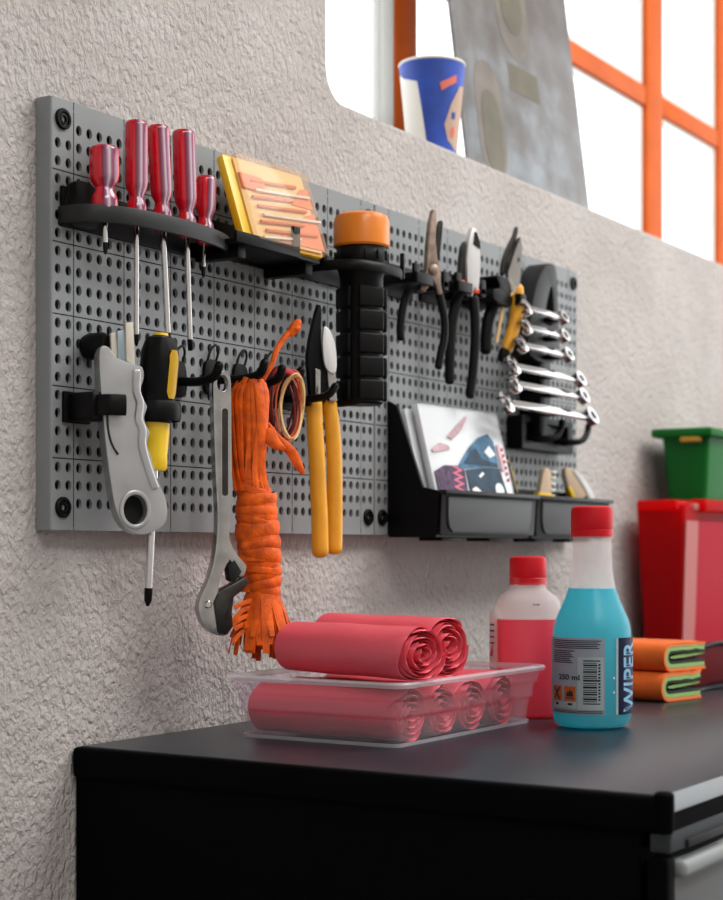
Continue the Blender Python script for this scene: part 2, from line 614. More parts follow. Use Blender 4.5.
def pegboard(u0, w, label, skip_corner=True):
    root = thing('pegboard_panel', label, 'pegboard', P(u0, 0, 0), group='perforated wall panels')
    cols, rows = 39, 24
    ed = .0016
    px, pz = (w - 2 * ed) / cols, PH / rows
    verts, faces = [], []

    def vv(x, y, z):
        verts.append((x, y, z))
        return len(verts) - 1
    gap = .0005
    for i in range(cols):
        gl = gap if (i == 2 or (i > 2 and (i - 2) % 5 == 0)) else 0
        gr = gap if (i + 1 == 2 or (i + 1 > 2 and (i + 1 - 2) % 5 == 0)) else 0
        for j in range(rows):
            gb = gap if j and j % 4 == 0 else 0
            gt = gap if j + 1 < rows and (j + 1) % 4 == 0 else 0
            x0, x1 = ed + px * i + gl, ed + px * (i + 1) - gr
            z0, z1 = pz * j + gb, pz * (j + 1) - gt
            corner = (i < 2 or i >= cols - 2) and (j < 3 and j >= 0 or j >= rows - 3)
            corner = (i < 2 or i >= cols - 2) and (j < 2 or j >= rows - 2)
            if j in (0, rows - 1) or corner:
                a = [vv(x0, 0, z0), vv(x1, 0, z0), vv(x1, 0, z1), vv(x0, 0, z1)]
                faces.append(a)
                continue
            cx, cz = ed + px * (i + .5), pz * (j + .5)
            out, h0, h1 = [], [], []
            for q in range(16):
                a = 2 * pi * q / 16
                c_, s_ = cos(a), sin(a)
                m_ = max(abs(c_), abs(s_))
                ex, ez = c_ / m_, s_ / m_
                out.append(vv((x1 if ex > 0 else x0) * abs(ex) + cx * (1 - abs(ex)), 0, (z1 if ez > 0 else z0) * abs(ez) + cz * (1 - abs(ez))))
                h0.append(vv(cx + .0036 * c_, 0, cz + .0044 * s_))
                h1.append(vv(cx + .0035 * c_, .0028, cz + .0043 * s_))
            for q in range(16):
                n_ = (q + 1) % 16
                faces.append([out[q], out[n_], h0[n_], h0[q]])
                faces.append([h0[q], h0[n_], h1[n_], h1[q]])
    # rim: rounded front edge, sides
    loops = []
    for ins, y in ((ed, 0), (.0005, .0006), (0, .002), (0, WALL - .0004)):
        loops.append([vv(ins, y, ins if y else 0), vv(w - ins, y, ins if y else 0), vv(w - ins, y, PH - (ins if y else 0)), vv(ins, y, PH - (ins if y else 0))])
    for a, b in zip(loops, loops[1:]):
        for q in range(4):
            faces.append([a[q], a[(q + 1) % 4], b[(q + 1) % 4], b[q]])
    me = bpy.data.meshes.new('perforated_plate')
    me.from_pydata(verts, [], faces)
    me.materials.append(M['panel'])
    o = bpy.data.objects.new('perforated_plate', me)
    C.objects.link(o)
    o.parent = root
    # back sheet coloured dark for the shade inside the hollow moulding
    bm = B()
    box(bm, (w / 2, WALL - .0015, PH / 2), (w - .006, .001, PH - .006))
    obj('back_plate', bm, 'gap', root)
    for x in (.0135, w - .0135):
        for z in (.019, PH - .017):
            bm = B()
            mt = Matrix.Translation((x, 0, z)) @ Y_UP
            lathe(bm, [(.0, -.002), (.0088, -.002), (.0088, .0022), (.008, .003), (.0062, .003), (.0056, .0014), (.0048, .0012), (.0046, .0022), (.003, .0024), (.0024, -.001), (0, -.001)], 24, mt)
            obj('mounting_screw', bm, 'black', root)
    return root


pegboard(0, .5055, 'grey perforated wall panel on the left, behind the screwdriver rack and hung twine')
pegboard(.5075, .518, 'grey perforated wall panel on the right, behind the pliers and spanner rack')

# ------------------------------------------------------------------ screwdriver rack and screwdrivers
root = thing('screwdriver_rack', 'dark curved shelf rack holding red screwdrivers, top left of pegboard', 'tool rack', P(0, 0, .257))
arc = smo([(.008, 0), (.012, -.026), (.04, -.046), (.08, -.054), (.125, -.055), (.17, -.048), (.202, -.032), (.217, 0)], 4, False)
SD = [(.0327, .030), (.0695, .033), (.105, .033), (.1407, .031), (.1722, .026)]
bm = B()
tmp_holes = [ell(x, -d, .0048, .0048, 14) for x, d in SD]
# prism extrudes along y; turn it so the outline lies flat
prism(bm, [(x, y) for x, y in arc], 0, -.003, holes=tmp_holes, mt=Matrix.Rotation(R(90), 4, 'X'))
obj('shelf', bm, 'rack', root, loc=(0, 0, 0))
bm = B()
ins = []
n = len(arc)
for i, (x, y) in enumerate(arc):
    ax, ay = arc[max(i - 1, 0)]
    bx_, by_ = arc[min(i + 1, n - 1)]
    t = Vector((bx_ - ax, by_ - ay)).normalized()
    nrm = Vector((-t.y, t.x))
    ins.append((x + nrm.x * .003, y + nrm.y * .003))
ring = arc + ins[::-1]
prism(bm, ring, -.002, .0125, bev=.0006, mt=Matrix(((1, 0, 0, 0), (0, 0, 1, 0), (0, 1, 0, 0), (0, 0, 0, 1))))
obj('front_lip', bm, 'rack', root)
bm = B()
box(bm, (.112, -.0022, .013), (.205, .0036, .034), .001)
prism(bm, smo([(.012, .0), (.05, .0), (.05, .03), (.04, .037), (.025, .036), (.014, .026)], 3), -.006, -.0005, bev=.001)
obj('back_plate', bm, 'black', root)

labels = ['short stubby red screwdriver with thick handle, at the left end of the rack',
          'long red screwdriver beside the stubby one, first of the three tall handles',
          'long red screwdriver in the middle of the three tall handles in the rack',
          'long red screwdriver, last of the three tall handles, right before the small one',
          'small thin red screwdriver at the right end of the curved rack']
specs = [  # handle radius, handle length, blade end below shelf, blade radius, lean x
    (.0125, .059, -.030, .0022, .02),
    (.0098, .088, -.103, .0021, 0),
    (.0095, .091, -.097, .0027, .075),
    (.0102, .095, -.099, .0025, .05),
    (.0094, .062, -.030, .0019, -.05)]
for i, ((x, d), (hr, hl, bl, br, lean)) in enumerate(zip(SD, specs)):
    root = thing('screwdriver', labels[i], 'screwdriver', P(x, d, .257 + .0032), group='screwdrivers in the rack', 
                 rot=(Matrix.Rotation(-lean, 3, 'Y') @ Matrix.Rotation(R(156 + 4 * i), 3, 'Z')).to_euler())
    bm = B()
    prof = [(0, .001), (hr * .62, .001), (hr * .82, .005), (hr * .9, .011), (hr * .84, .018), (hr * .64, .0225), (hr * .62, .0255), (hr * .92, .031), (hr, .036),
            (hr, hl - .003), (hr * .96, hl - .001), (hr * .86, hl), (0, hl)]
    lathe(bm, prof, 36, flutes=6, depth=.05, frange=(.030, hl - .001))
    obj('handle', bm, 'acrylic', root)
    bm = B()
    lathe(bm, [(hr * .5, hl - .001), (hr * .78, hl - .0005), (hr * .72, hl + .0008), (0, hl + .001)], 24)
    obj('end_cap', bm, 'redcap', root)
    bm = B()
    tip = .010
    prof = [(br, .002), (br, bl + tip), ] if i in (2, 4) else [(br, .002), (br, bl + tip)]
    lathe(bm, prof[::-1], 14)
    obj('blade', bm, 'chrome', root)
    bm = B()
    if i in (0, 1, 4):
        lathe(bm, [(0, bl), (br * .35, bl), (br * .9, bl + .003), (br * 1.02, bl + tip)], 12, flutes=4, depth=.35)
    else:
        tube(bm, [(0, 0, bl), (0, 0, bl + .004), (0, 0, bl + tip)], [(br * .3, br * 1.25), (br * .55, br * 1.35), (br, br)], 12)
    obj('tip', bm, 'black', root)

# ------------------------------------------------------------------ bit case on its holder
root = thing('tool_holder', 'black angled shelf holder carrying the yellow bit case', 'tool holder', P(.2, 0, .26))
bm = B()
box(bm, (.062, -.002, .016), (.15, .004, .034), .001)
obj('back_plate', bm, 'black', root)
bm = B()
box(bm, (.046, -.030, .003), (.138, .054, .004), .001)
obj('shelf', bm, 'black', root)
bm = B()
prism(bm, [(-.024, .001), (.077, .001), (.077, .030), (.066, .030), (.066, .0115), (-.024, .0115)], -.060, -.056, bev=.0008)
obj('front_lip', bm, 'black', root)
bm = B()
for x_ in (-.004, .105):
    bm = B()
    box(bm, (x_, -.026, -.004), (.012, .05, .012), .001)
    obj('bracket', bm, 'black', root)

root = thing('bit_case', 'yellow flat case with clear lid over orange drill bits, leaning on its holder', 'case',
             P(.199, .0525, .2668), rot=(R(-19), 0, R(-4)))
cw, ch, ct = .117, .088, .0085
bm = B()
prism(bm, rrect(0, 0, cw, ch, .003, 3), 0, ct, bev=.0012)
obj('case_tray', bm, 'yellow', root)
bm = B()
prism(bm, rrect(.012, .003, cw - .003, ch - .003, .002, 3), -.0018, -.0002)
obj('case_insert', bm, 'bit_tan', root)
for k in range(8):
    bm = B()
    z = .009 + k * .0083
    ln = .058 + .034 * ((k * 5) % 8) / 8
    x0 = .024 + .012 * ((k * 3) % 5) / 5
    tube(bm, [(x0, -.0035, z - .004), (x0 + ln, -.0035, z + .003)], .0018, 8)
    b_ = obj('drill_bit', bm, 'whitesteel' if k % 3 == 0 else 'bit_orange', root)
bm = B()
box(bm, (.030, -.0028, .062), (.034, .003, .016), .001)
prism(bm, [(.05, .006), (.118, .006), (.118, .046), (.10, .04), (.085, .022), (.06, .018)], -.0026, -.0019)
prism(bm, [(.085, .05), (.118, .05), (.118, .072), (.105, .07)], -.0026, -.0019)
obj('orange_insert', bm, 'bit_orange', root)
bm = B()
prism(bm, rrect(.011, 0, cw, ch, .002, 3), -.0075, -.0002, bev=.001)
obj('clear_lid', bm, 'lid', root)

# ------------------------------------------------------------------ flashlight
root = thing('flashlight', 'black ribbed flashlight with an orange head, standing in a clip on the pegboard', 'flashlight', P(.4009, .05, .131), yaw=50)
bm = B()
lathe(bm, [(.0, .0), (.0195, .0), (.0222, .002), (.0222, .128), (.024, .136), (.0268, .145), (.0268, .153), (.0256, .155), (.0256, .160), (0, .160)], 40, sq=.0)
obj('barrel', bm, 'black', root)
for k in range(5):
    z0 = .003 + k * .0235
    for a in (0, 90, 180, 270):
        bm = B()
        box(bm, (0, -.0206, z0 + .0108), (.0285, .005, .0212), .0022, seg=3)
        bmesh.ops.rotate(bm, verts=bm.verts, cent=(0, 0, 0), matrix=Matrix.Rotation(R(a + 20), 3, 'Z'))
        obj('grip_pad', bm, 'black', root)
bm = B()
lathe(bm, [(.0, .1595), (.0272, .1595), (.0287, .1615), (.0287, .1855), (.027, .191), (.023, .1935), (.0, .1935)], 40)
o = obj('head', bm, 'orange', root)
o['label'] = 'orange rounded head'
bm = B()
for a in range(0, 360, 30):
    box(bm, (.0272 * cos(R(a)), .0272 * sin(R(a)), .150), (.0022, .0022, .010), .0006, rot=Euler((0, 0, R(a))))
obj('collar_ribs', bm, 'black', root)

root = thing('tool_holder', 'black clip holder gripping the orange headed flashlight', 'tool holder', P(.4009, 0, .262))
bm = B()
box(bm, (0, -.002, .012), (.13, .004, .03), .001)
obj('back_plate', bm, 'black', root)
ringpts = []
for i in range(13):
    a = R(-220 + 260 * i / 12)
    ringpts.append((.0295 * cos(a), -.05 + .0295 * sin(a), .001))
bm = B()
tube(bm, [(-.052, -.003, .004), (-.054, -.04, .004), (-.044, -.070, .004), (-.02, -.0805, .004), (.0, -.0825, .004), (.022, -.0815, .004), (.036, -.076, .004)],
     (.0052, .0018), 8, 4, hint=(0, 0, 1))
obj('arm', bm, 'black', root)
bm = B()
for c_, z_s, e_ in (((.035, -.0775, .013), (.007, .0045, .026), 25), ((-.0535, -.038, .018), (.005, .008, .036), 0), ((.052, -.034, .014), (.010, .012, .020), 0)):
    bm = B()
    box(bm, c_, z_s, .001, rot=Euler((0, 0, R(e_))))
    obj('upright_stop', bm, 'black', root)
bm = B()
box(bm, (.052, -.018, .006), (.008, .03, .006), .001)
obj('side_arm', bm, 'black', root)

# ------------------------------------------------------------------ pliers
def arms(bm, pts, r0, r1, k=5, y=0., flat=.75):
    m = len(pts)
    rad = [((r0 + (r1 - r0) * i / (m - 1)) * flat, r0 + (r1 - r0) * i / (m - 1)) for i in range(m)]
    tube(bm, [(x, y, z) for x, z in pts], rad, 12, k, hint=(0, 1, 0), round_ends=True)


def fork_holder(label, u, v, w, reach, post=True):
    h = thing('tool_holder', label, 'tool holder', P(u, 0, v))
    bm = B()
    box(bm, (0, -.002, .004), (w, .004, .036), .001)
    obj('back_plate', bm, 'black', h)
    for s in (-1, 1):
        bm = B()
        box(bm, (s * (w / 2 - .006), -reach / 2, 0), (.012, reach, .011), .0015)
        box(bm, (s * (w / 2 - .006), -reach + .002, .006), (.012, .004, .018), .001)
        obj('fork_arm', bm, 'black', h)
    bm = B()
    box(bm, (-w * .26, -reach, 0), (w * .48, .006, .012), .0015)
    obj('front_bar', bm, 'black', h)
    return h


# combination pliers, jaws open
s = (.00128, .001107)
A = lambda pts: sk(pts, 430, 280, *s)
root = thing('pliers', 'brown steel pliers with slim black handles, first to the right of the flashlight', 'pliers', P(.5505, .044, .2823), yaw=30)
bm = B()
prism(bm, A([(431.5, 212.5), (434, 214), (434.5, 225), (434, 245), (435.5, 261), (438, 270), (439, 285), (441, 296), (436, 297), (434, 288), (431, 283), (427, 290), (423, 296), (418, 294), (421, 285), (425, 272), (426, 250), (428.5, 226)]), -.005, .004, bev=.0012)
obj('jaw', bm, 'brownsteel', root)
bm = B()
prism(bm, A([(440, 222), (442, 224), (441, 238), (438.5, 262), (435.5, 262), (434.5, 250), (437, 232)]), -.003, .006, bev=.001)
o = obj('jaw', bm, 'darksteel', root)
o['label'] = 'dark steel second jaw'
bm = B()
lathe(bm, [(0, 0), (.006, 0), (.006, .0065), (.004, .0078), (0, .008)], 20, Matrix.Translation((A([(431, 273)])[0][0], -.001, A([(431, 273)])[0][1])) @ Y_UP)
obj('pivot', bm, 'brownsteel', root)
bm = B()
arms(bm, A([(421, 288), (412, 292), (406, 302), (402.5, 318), (401, 333), (401.5, 342)]), .0048, .0046)
obj('handle', bm, 'black', root)
bm = B()
arms(bm, A([(437, 290), (441, 303), (444.5, 322), (444, 340), (440.5, 356), (438.5, 368)]), .0046, .0046)
obj('handle', bm, 'black', root)
fork_holder('black forked holder carrying the brown steel pliers', .545, .277, .075, .05)

# diagonal cutters
s = (.001353, .001155)
A = lambda pts: sk(pts, 470, 290, *s)
root = thing('pliers', 'bright steel cutting pliers with long straight black handles, middle pair on the board', 'pliers', P(.6408, .044, .2836), yaw=30)
bm = B()
prism(bm, A([(470.5, 231), (473.5, 232), (477.5, 243), (478.5, 262), (477.5, 285), (476.5, 296), (472.5, 290), (471, 300), (467.5, 296), (465.5, 284), (465, 262), (467, 245)]), -.006, .004, bev=.0015)
obj('jaw', bm, 'whitesteel', root)
bm = B()
prism(bm, A([(472.5, 235), (474.5, 236), (477.5, 245), (478, 252), (471, 248)]), -.0066, -.0055)
o = obj('cutting_edge', bm, 'gap', root)
o['label'] = 'dark hollow behind the cutting edge'
bm = B()
prism(bm, A([(466, 244), (465.5, 286), (460, 284), (461.5, 262), (463, 250)]), -.001, .008, bev=.001)
obj('jaw', bm, 'darksteel', root)
bm = B()
arms(bm, A([(466, 290), (458, 302), (453, 325), (451, 350), (450.5, 372), (450.5, 384)]), .0068, .0058)
obj('handle', bm, 'black', root)
bm = B()
arms(bm, A([(474, 300), (475.5, 320), (475.5, 345), (473.5, 372), (471.5, 388), (470.5, 397)]), .0062, .0056)
obj('handle', bm, 'black', root)
bm = B()
box(bm, (A([(460, 286)])[0][0], 0, A([(460, 286)])[0][1]), (.009, .012, .005), .001)
box(bm, (A([(475, 294)])[0][0], 0, A([(475, 294)])[0][1]), (.007, .012, .005), .001)
obj('handle_trim', bm, 'redorange', root)
fork_holder('black forked holder carrying the bright cutting pliers', .635, .2805, .07, .05)

# long-nose pliers
s = (.001429, .001204)
A = lambda pts: sk(pts, 508, 285, *s)
root = thing('pliers', 'long-nose pliers with yellow and black handles, beside the spanner rack', 'pliers', P(.7342, .044, .3025), yaw=30)
bm = B()
prism(bm, smo(A([(518, 228.5), (519.5, 231), (517, 245), (511, 262), (506.5, 277), (503.5, 276), (505, 262), (510, 248), (515, 238)]), 3), .0005, .007, bev=.0012)
obj('jaw', bm, 'darksteel', root)
bm = B()
prism(bm, A([(518.5, 240), (520.5, 250), (519, 275), (517.5, 292), (512, 296), (507, 290), (506.5, 276), (511, 262)]), -.006, .001, holes=[ell(A([(516.5, 263)])[0][0], A([(516.5, 263)])[0][1], .0022, .0036, 12)])
obj('jaw', bm, 'steel', root)
bm = B()
arms(bm, A([(517, 290), (518, 300), (517, 320), (512, 338), (507.5, 352)]), .0095, .0075, flat=.7)
o = obj('handle', bm, 'gold', root)
o['label'] = 'amber yellow handle'
bm = B()
arms(bm, A([(506, 354), (503.5, 361)]), .0078, .007, k=2)
obj('handle_end', bm, 'black', root)
bm = B()
arms(bm, A([(504, 290), (496, 306), (490, 322), (487.5, 338), (487, 354)]), .0078, .0072, flat=.8)
o = obj('handle', bm, 'black', root)
o['label'] = 'black handle'
bm = B()
tube(bm, [(x, -.004, z) for x, z in A([(509, 284), (513, 293), (503, 306), (500, 322), (495.5, 346)])], .0022, 8, 4)
obj('handle_trim', bm, 'wire_cream', root)
root = thing('tool_holder', 'black rounded clip holding the yellow and black long-nose pliers', 'tool holder', P(.712, 0, .288))
bm = B()
box(bm, (0, -.002, .002), (.07, .004, .036), .001)
obj('back_plate', bm, 'black', root)
bm = B()
prism(bm, smo([(-.02, -.012), (.02, -.016), (.026, 0), (.018, .014), (.0, .018), (-.016, .016), (-.006, .004), (-.022, .0)], 3), -.05, -.003, bev=.0015)
obj('clip', bm, 'black', root)
bm = B()
box(bm, (.034, -.056, -.006), (.016, .008, .014), .0015)
obj('front_stop', bm, 'black', root)

# ------------------------------------------------------------------ spanner rack
root = thing('spanner_rack', 'grey upright rack with oval top loop holding six chrome spanners', 'tool rack', P(.885, 0, .11))
bm = B()
loop = smo([(-.070, .115), (-.066, .165), (-.050, .205), (-.026, .231), (-.006, .237), (.006, .228), (.010, .19), (.010, .118)], 4)
hole = smo([(-.03, .160), (-.004, .160), (-.003, .185), (-.008, .208), (-.02, .190)], 3)
prism(bm, loop, -.034, -.006, holes=[hole], bev=.003)
o = obj('loop', bm, 'rack', root)
o['label'] = 'dark grey oval loop at the top'
bm = B()
box(bm, (-.025, -.016, .10), (.02, .030, .17), .002)
box(bm, (.006, -.008, .09), (.05, .012, .16), .002)
for k in range(6):
    box(bm, (-.025, -.045, .045 + k * .0235), (.016, .034, .006), .001)
obj('spine', bm, 'black', root)
bm = B()
prism(bm, rrect(-.068, .0, .082, .042, .004, 3), -.022, -.0006, holes=[rrect(-.055, .009, .065, .034, .003, 3)], bev=.0012)
obj('base_frame', bm, 'black', root)
bm = B()
box(bm, (.005, -.010, .0215), (.118, .006, .023), .001)
obj('base_panel', bm, 'rack', root)
for x in (-.018, .062):
    bm = B()
    tube(bm, [(x - .02, -.012, .016), (x - .016, -.034, .013), (x, -.044, .016), (x + .012, -.046, .028), (x + .014, -.046, .036)], .0042, 10, 3, round_ends=True)
    obj('hook', bm, 'black', root)

wr = [  # u0, u1, v, size
    (.777, .898, .272, .0088, 'shortest'), (.777, .900, .2495, .009, 'second'), (.765, .912, .227, .0095, 'third'),
    (.742, .948, .1995, .0105, 'fourth'), (.745, .958, .179, .0105, 'fifth'), (.722, .985, .155, .012, 'longest')]
words = ['topmost and shortest chrome spanner in the upright rack', 'second chrome spanner from the top of the rack', 'third chrome spanner from the top of the upright rack',
         'fourth chrome spanner down the rack, slimmer and longer than those above', 'fifth chrome spanner down, just above the longest one',
         'lowest and longest chrome spanner in the upright rack']
for (u0, u1, v, q, _), lab in zip(wr, words):
    L = u1 - u0
    root = thing('spanner', lab, 'spanner', P((u0 + u1) / 2 - .040, .062, v), group='chrome spanners in the rack', rot=(R(-28), 0, 0))
    bm = B()
    prism(bm, [(-L / 2 + q * 1.4, -q * .42), (L / 2 - q * 1.2, -q * .5), (L / 2 - q * 1.2, q * .5), (-L / 2 + q * 1.4, q * .42)], -.0028, .0028, bev=.0014)
    obj('shank', bm, 'chrome', root)
    bm = B()
    prism(bm, ell(L / 2 - q, 0, q, q, 22), -.0046, .0046, holes=[ell(L / 2 - q, 0, q * .58, q * .58, 12)])
    obj('ring_end', bm, 'chrome', root)
    bm = B()
    cx = -L / 2 + q
    pts = [(cx + q * 1.15 * cos(a), q * 1.15 * sin(a)) for a in [R(205 - 360 + 310 * i / 20 - 0) for i in range(21)]]
    pts = [(cx + q * 1.2 * cos(R(a)), q * 1.2 * sin(R(a))) for a in range(-145, 160, 15)]
    pts += [(cx - q * 1.05, q * .52), (cx + q * .12, q * .56), (cx + q * .28, 0), (cx + q * .12, -q * .5), (cx - q * .95, -q * .56)]
    prism(bm, pts, -.0036, .0036, bev=.0008)
    obj('open_jaw', bm, 'chrome', root)

# ------------------------------------------------------------------ bins
def bin_box(u0, w, label):
    h = thing('storage_bin', label, 'bin', P(u0, 0, 0), group='open tool bins on the pegboard')
    D = .068
    for nm, x0, x1 in (('side_panel', 0, .004), ('side_panel', w - .004, w)):
        bm = B()
        prism(bm, [(0, .0), (-.058, -.003), (-.0655, .006), (-D, .047), (-.045, .052), (-.012, .142), (0, .148)] if w > .215 else [(0, .0), (-.058, -.003), (-.0655, .006), (-D, .047), (-.045, .052), (-.008, .06), (0, .06)],
              x0, x1, mt=Matrix(((0, 1, 0, 0), (1, 0, 0, 0), (0, 0, 1, 0), (0, 0, 0, 1))))
        obj(nm, bm, 'black', h)
    bm = B()
    box(bm, (w / 2, -.002, .066 if w > .215 else .03), (w - .006, .003, .13 if w > .215 else .06))
    obj('back_panel', bm, 'black', h)
    bm = B()
    box(bm, (w / 2, -.03, -.001), (w - .006, .06, .003))
    box(bm, (w * .22, -.04, -.0045), (.05, .03, .004), .001)
    box(bm, (w * .72, -.04, -.0045), (.06, .03, .004), .001)
    obj('bottom', bm, 'black', h)
    tilt = math.atan2(.0025, .041)
    mt = Matrix.Translation((0, -.0655, .0)) @ Matrix.Rotation(tilt, 4, 'X')
    bm = B()
    prism(bm, rrect(0, .0, w, .047, .004, 3), -.001, .003, mt=mt, bev=.0008)
    obj('front_wall', bm, 'black', h)
    bm = B()
    x0, x1 = .012, w - .014
    prism(bm, [(x0, .042), (x1, .042), (x1 - .001, .018), (x1 - .004, .008), (x1 - .012, .003), (x0 + .014, .003), (x0 + .006, .008), (x0 + .002, .018)], -.0032, -.0008, mt=mt, bev=.0008)
    o = obj('front_panel', bm, 'binpanel', h)
    o['label'] = 'lighter grey front panel'
    bm = B()
    box(bm, (w / 2, -.0705, .0465), (w + .002, .010, .005), .0015)
    obj('rim', bm, 'rack', h)
    return h


bin_box(.533, .228, 'grey fronted black bin holding the clear fastener cases, larger one on the left')
bin_box(.7645, .212, 'grey fronted black bin at the right, holding knife and cutter')


# cases standing in the left bin
def flat_case(label, u, d, v, w, h, t, lean, front):
    root = thing('fastener_case', label, 'case', P(u, d, v), rot=(R(-lean), 0, R(-2)), group='clear fastener cases in the bin')
    bm = B()
    prism(bm, rrect(0, 0, w, h, .003, 3), -t * .5, t * .5, bev=.0008)
    obj('case_shell', bm, 'clearcase', root)
    bm = B()
    prism(bm, rrect(.002, .002, w - .002, h - .002, .002, 3), -t * .32, t * .32)
    obj('insert_card', bm, 'pack_white', root)
    if front:
        y0, y1 = -t * .5 - .0007, -t * .5 - .0002

        def pr(nm, m_, polys):
            b = B()
            for p in polys:
                prism(b, [(x * w, (.25 + .75 * z) * h) for x, z in p], y0, y1)
            obj(nm, b, m_, root)
        pr('blue_photo', 'pack_blue', [[(.30, .30), (.40, .42), (.52, .56), (.66, .68), (.80, .74), (.86, .66), (.86, .36), (.60, .34)]])
        y0 -= .0004
        pr('dark_photo', 'pack_teal', [[(.42, .02), (.42, .30), (.62, .335), (.86, .35), (.90, .02)], [(.40, .37), (.52, .50), (.60, .56), (.66, .44), (.84, .40), (.84, .36)]])
        pr('grey_streak', 'pack_mauve', [[(.27, .66), (.40, .78), (.56, .92), (.58, .90), (.44, .72), (.32, .63)], [(.05, .50), (.16, .58), (.26, .56), (.28, .52), (.16, .49), (.06, .47)]])
        pr('plum_photo', 'pack_plum', [[(.03, .02), (.03, .26), (.16, .335), (.30, .34), (.40, .30), (.38, .02)]])
        y0 -= .0004
        for x_ in (.25,):
            zz = []
            for i in range(9):
                zz.append((x_ + (.05 if i % 2 else -.04) + .012 * (8 - i) * .3, .33 - i * .038))
            zz2 = [(a + .05, b) for a, b in zz[::-1]]
            pr('zigzag_print', 'pack_pink', [zz + zz2])
        pr('white_glint', 'pack_white', [[(.70, .52), (.78, .60), (.84, .50), (.76, .46)]])  # highlights of the picture drawn in plain white
        pr('white_glint', 'pack_white', [[(.56, .24), (.62, .29), (.64, .27), (.58, .22)], [(.46, .03), (.44, .09), (.50, .12), (.55, .07), (.52, .02)]])
        pr('ring_glint', 'pack_white', [ell(.80, .09, .055, .085, 14)])
        pr('side_strip', 'pack_mauve', [[(.885, .32), (.93, .32), (.93, .62), (.885, .62)]])
        pr('strip_marks', 'print_red', [[(.945, .20 + .07 * i), (.965, .21 + .07 * i), (.96, .245 + .07 * i), (.94, .235 + .07 * i)] for i in range(6)])
    return root


flat_case('clear case showing a white and dark blue picture, standing in front in the left bin', .557, .0535, .008, .178, .142, .008, 14, True)
flat_case('plain clear case behind the pictured one, only its left edge showing', .548, .041, .008, .17, .136, .008, 14, False)

# tools in the right bin
root = thing('utility_knife', 'black curved knife handle with yellow edge, nearest the clear cases', 'knife', P(.77, .036, .028), rot=(0, R(-32), 0))
bm = B()
tube(bm, [(0, 0, 0), (.0, 0, .02), (.003, 0, .045), (.01, 0, .062)], [(.014, .006), (.015, .007), (.014, .007), (.008, .005)], 12, 3, hint=(1, 0, 0), round_ends=True)
obj('handle', bm, 'black', root)
bm = B()
tube(bm, [(.0145, 0, .0), (.0155, -.001, .025), (.0165, -.001, .05), (.013, -.001, .065)], .0022, 8, 3)
obj('yellow_edge', bm, 'yellow', root)

root = thing('snap_off_cutter', 'cream ribbed cutter with yellow collar standing at the left of the right bin', 'cutter', P(.835, .04, .022), rot=(0, R(6), R(-30)))
bm = B()
prism(bm, smo([(-.008, 0), (.010, 0), (.009, .03), (.0065, .055), (0, .064), (-.006, .058), (-.009, .03)], 3), -.005, .005, bev=.0015)
obj('body', bm, 'cream', root)
bm = B()
for k in range(5):
    box(bm, (.010, 0, .030 + k * .0075), (.007, .012, .0035), .001)
obj('thumb_ribs', bm, 'white', root)
bm = B()
box(bm, (0, 0, .026), (.024, .014, .012), .002)
obj('yellow_collar', bm, 'yellow', root)

root = thing('box_cutter', 'cream and white box cutter leaning in the right end of the right bin', 'cutter', P(.958, .042, .030), rot=(0, R(-24), R(-35)))
bm = B()
prism(bm, smo([(-.008, 0), (.013, 0), (.015, .02), (.012, .045), (.005, .062), (-.006, .066), (-.011, .04)], 3), -.006, .006, bev=.0016)
obj('body', bm, 'cream', root)
bm = B()
prism(bm, smo([(.012, .006), (.019, .012), (.019, .028), (.014, .046), (.004, .062), (.010, .03)], 3), -.0075, .0065, bev=.0012)
obj('slider', bm, 'white', root)
bm = B()
box(bm, (.004, -.0065, .014), (.010, .003, .016), .0008)
obj('window_slot', bm, 'gap', root)
bm = B()
box(bm, (-.009, 0, .034), (.005, .0135, .018), .001)
obj('yellow_strip', bm, 'yellow', root)

# ------------------------------------------------------------------ silver utility knife
s = (.000865, .000844)
A = lambda pts: sk(pts, 130, 420, *s)
root = thing('utility_knife', 'silver metal utility knife with finger grooves and round hole, hanging at board left', 'knife', P(.0552, .040, .0931), yaw=35)
outl = A([(96, 352), (104, 350), (112, 360), (130, 366), (137.5, 369), (138.5, 380), (135.5, 391), (140, 403), (142, 408), (139, 419), (143, 429), (144.5, 434), (142, 444), (146, 458), (149, 468), (155, 486), (160, 497), (162.5, 510), (160, 523), (150, 531), (138, 534.5), (127, 532), (118, 524), (111, 508), (106, 480), (101, 440), (98.5, 410), (96, 380)])
bm = B()
hx, hz = A([(130, 510)])[0]
prism(bm, smo(outl, 3), -.010, .010, holes=[ell(hx, hz, .0108, .0132, 24)], bev=.0035, seg=3)
obj('handle', bm, 'silver', root)
bm = B()
prism(bm, ell(hx, hz, .0135, .0165, 28), -.0125, .0112, holes=[ell(hx, hz, .0100, .0125, 28)], bev=.001)
obj('ring', bm, 'silver', root)
bm = B()
prism(bm, ell(hx, hz, .0106, .013, 24), .002, .008)
obj('dark_insert', bm, 'gap', root)
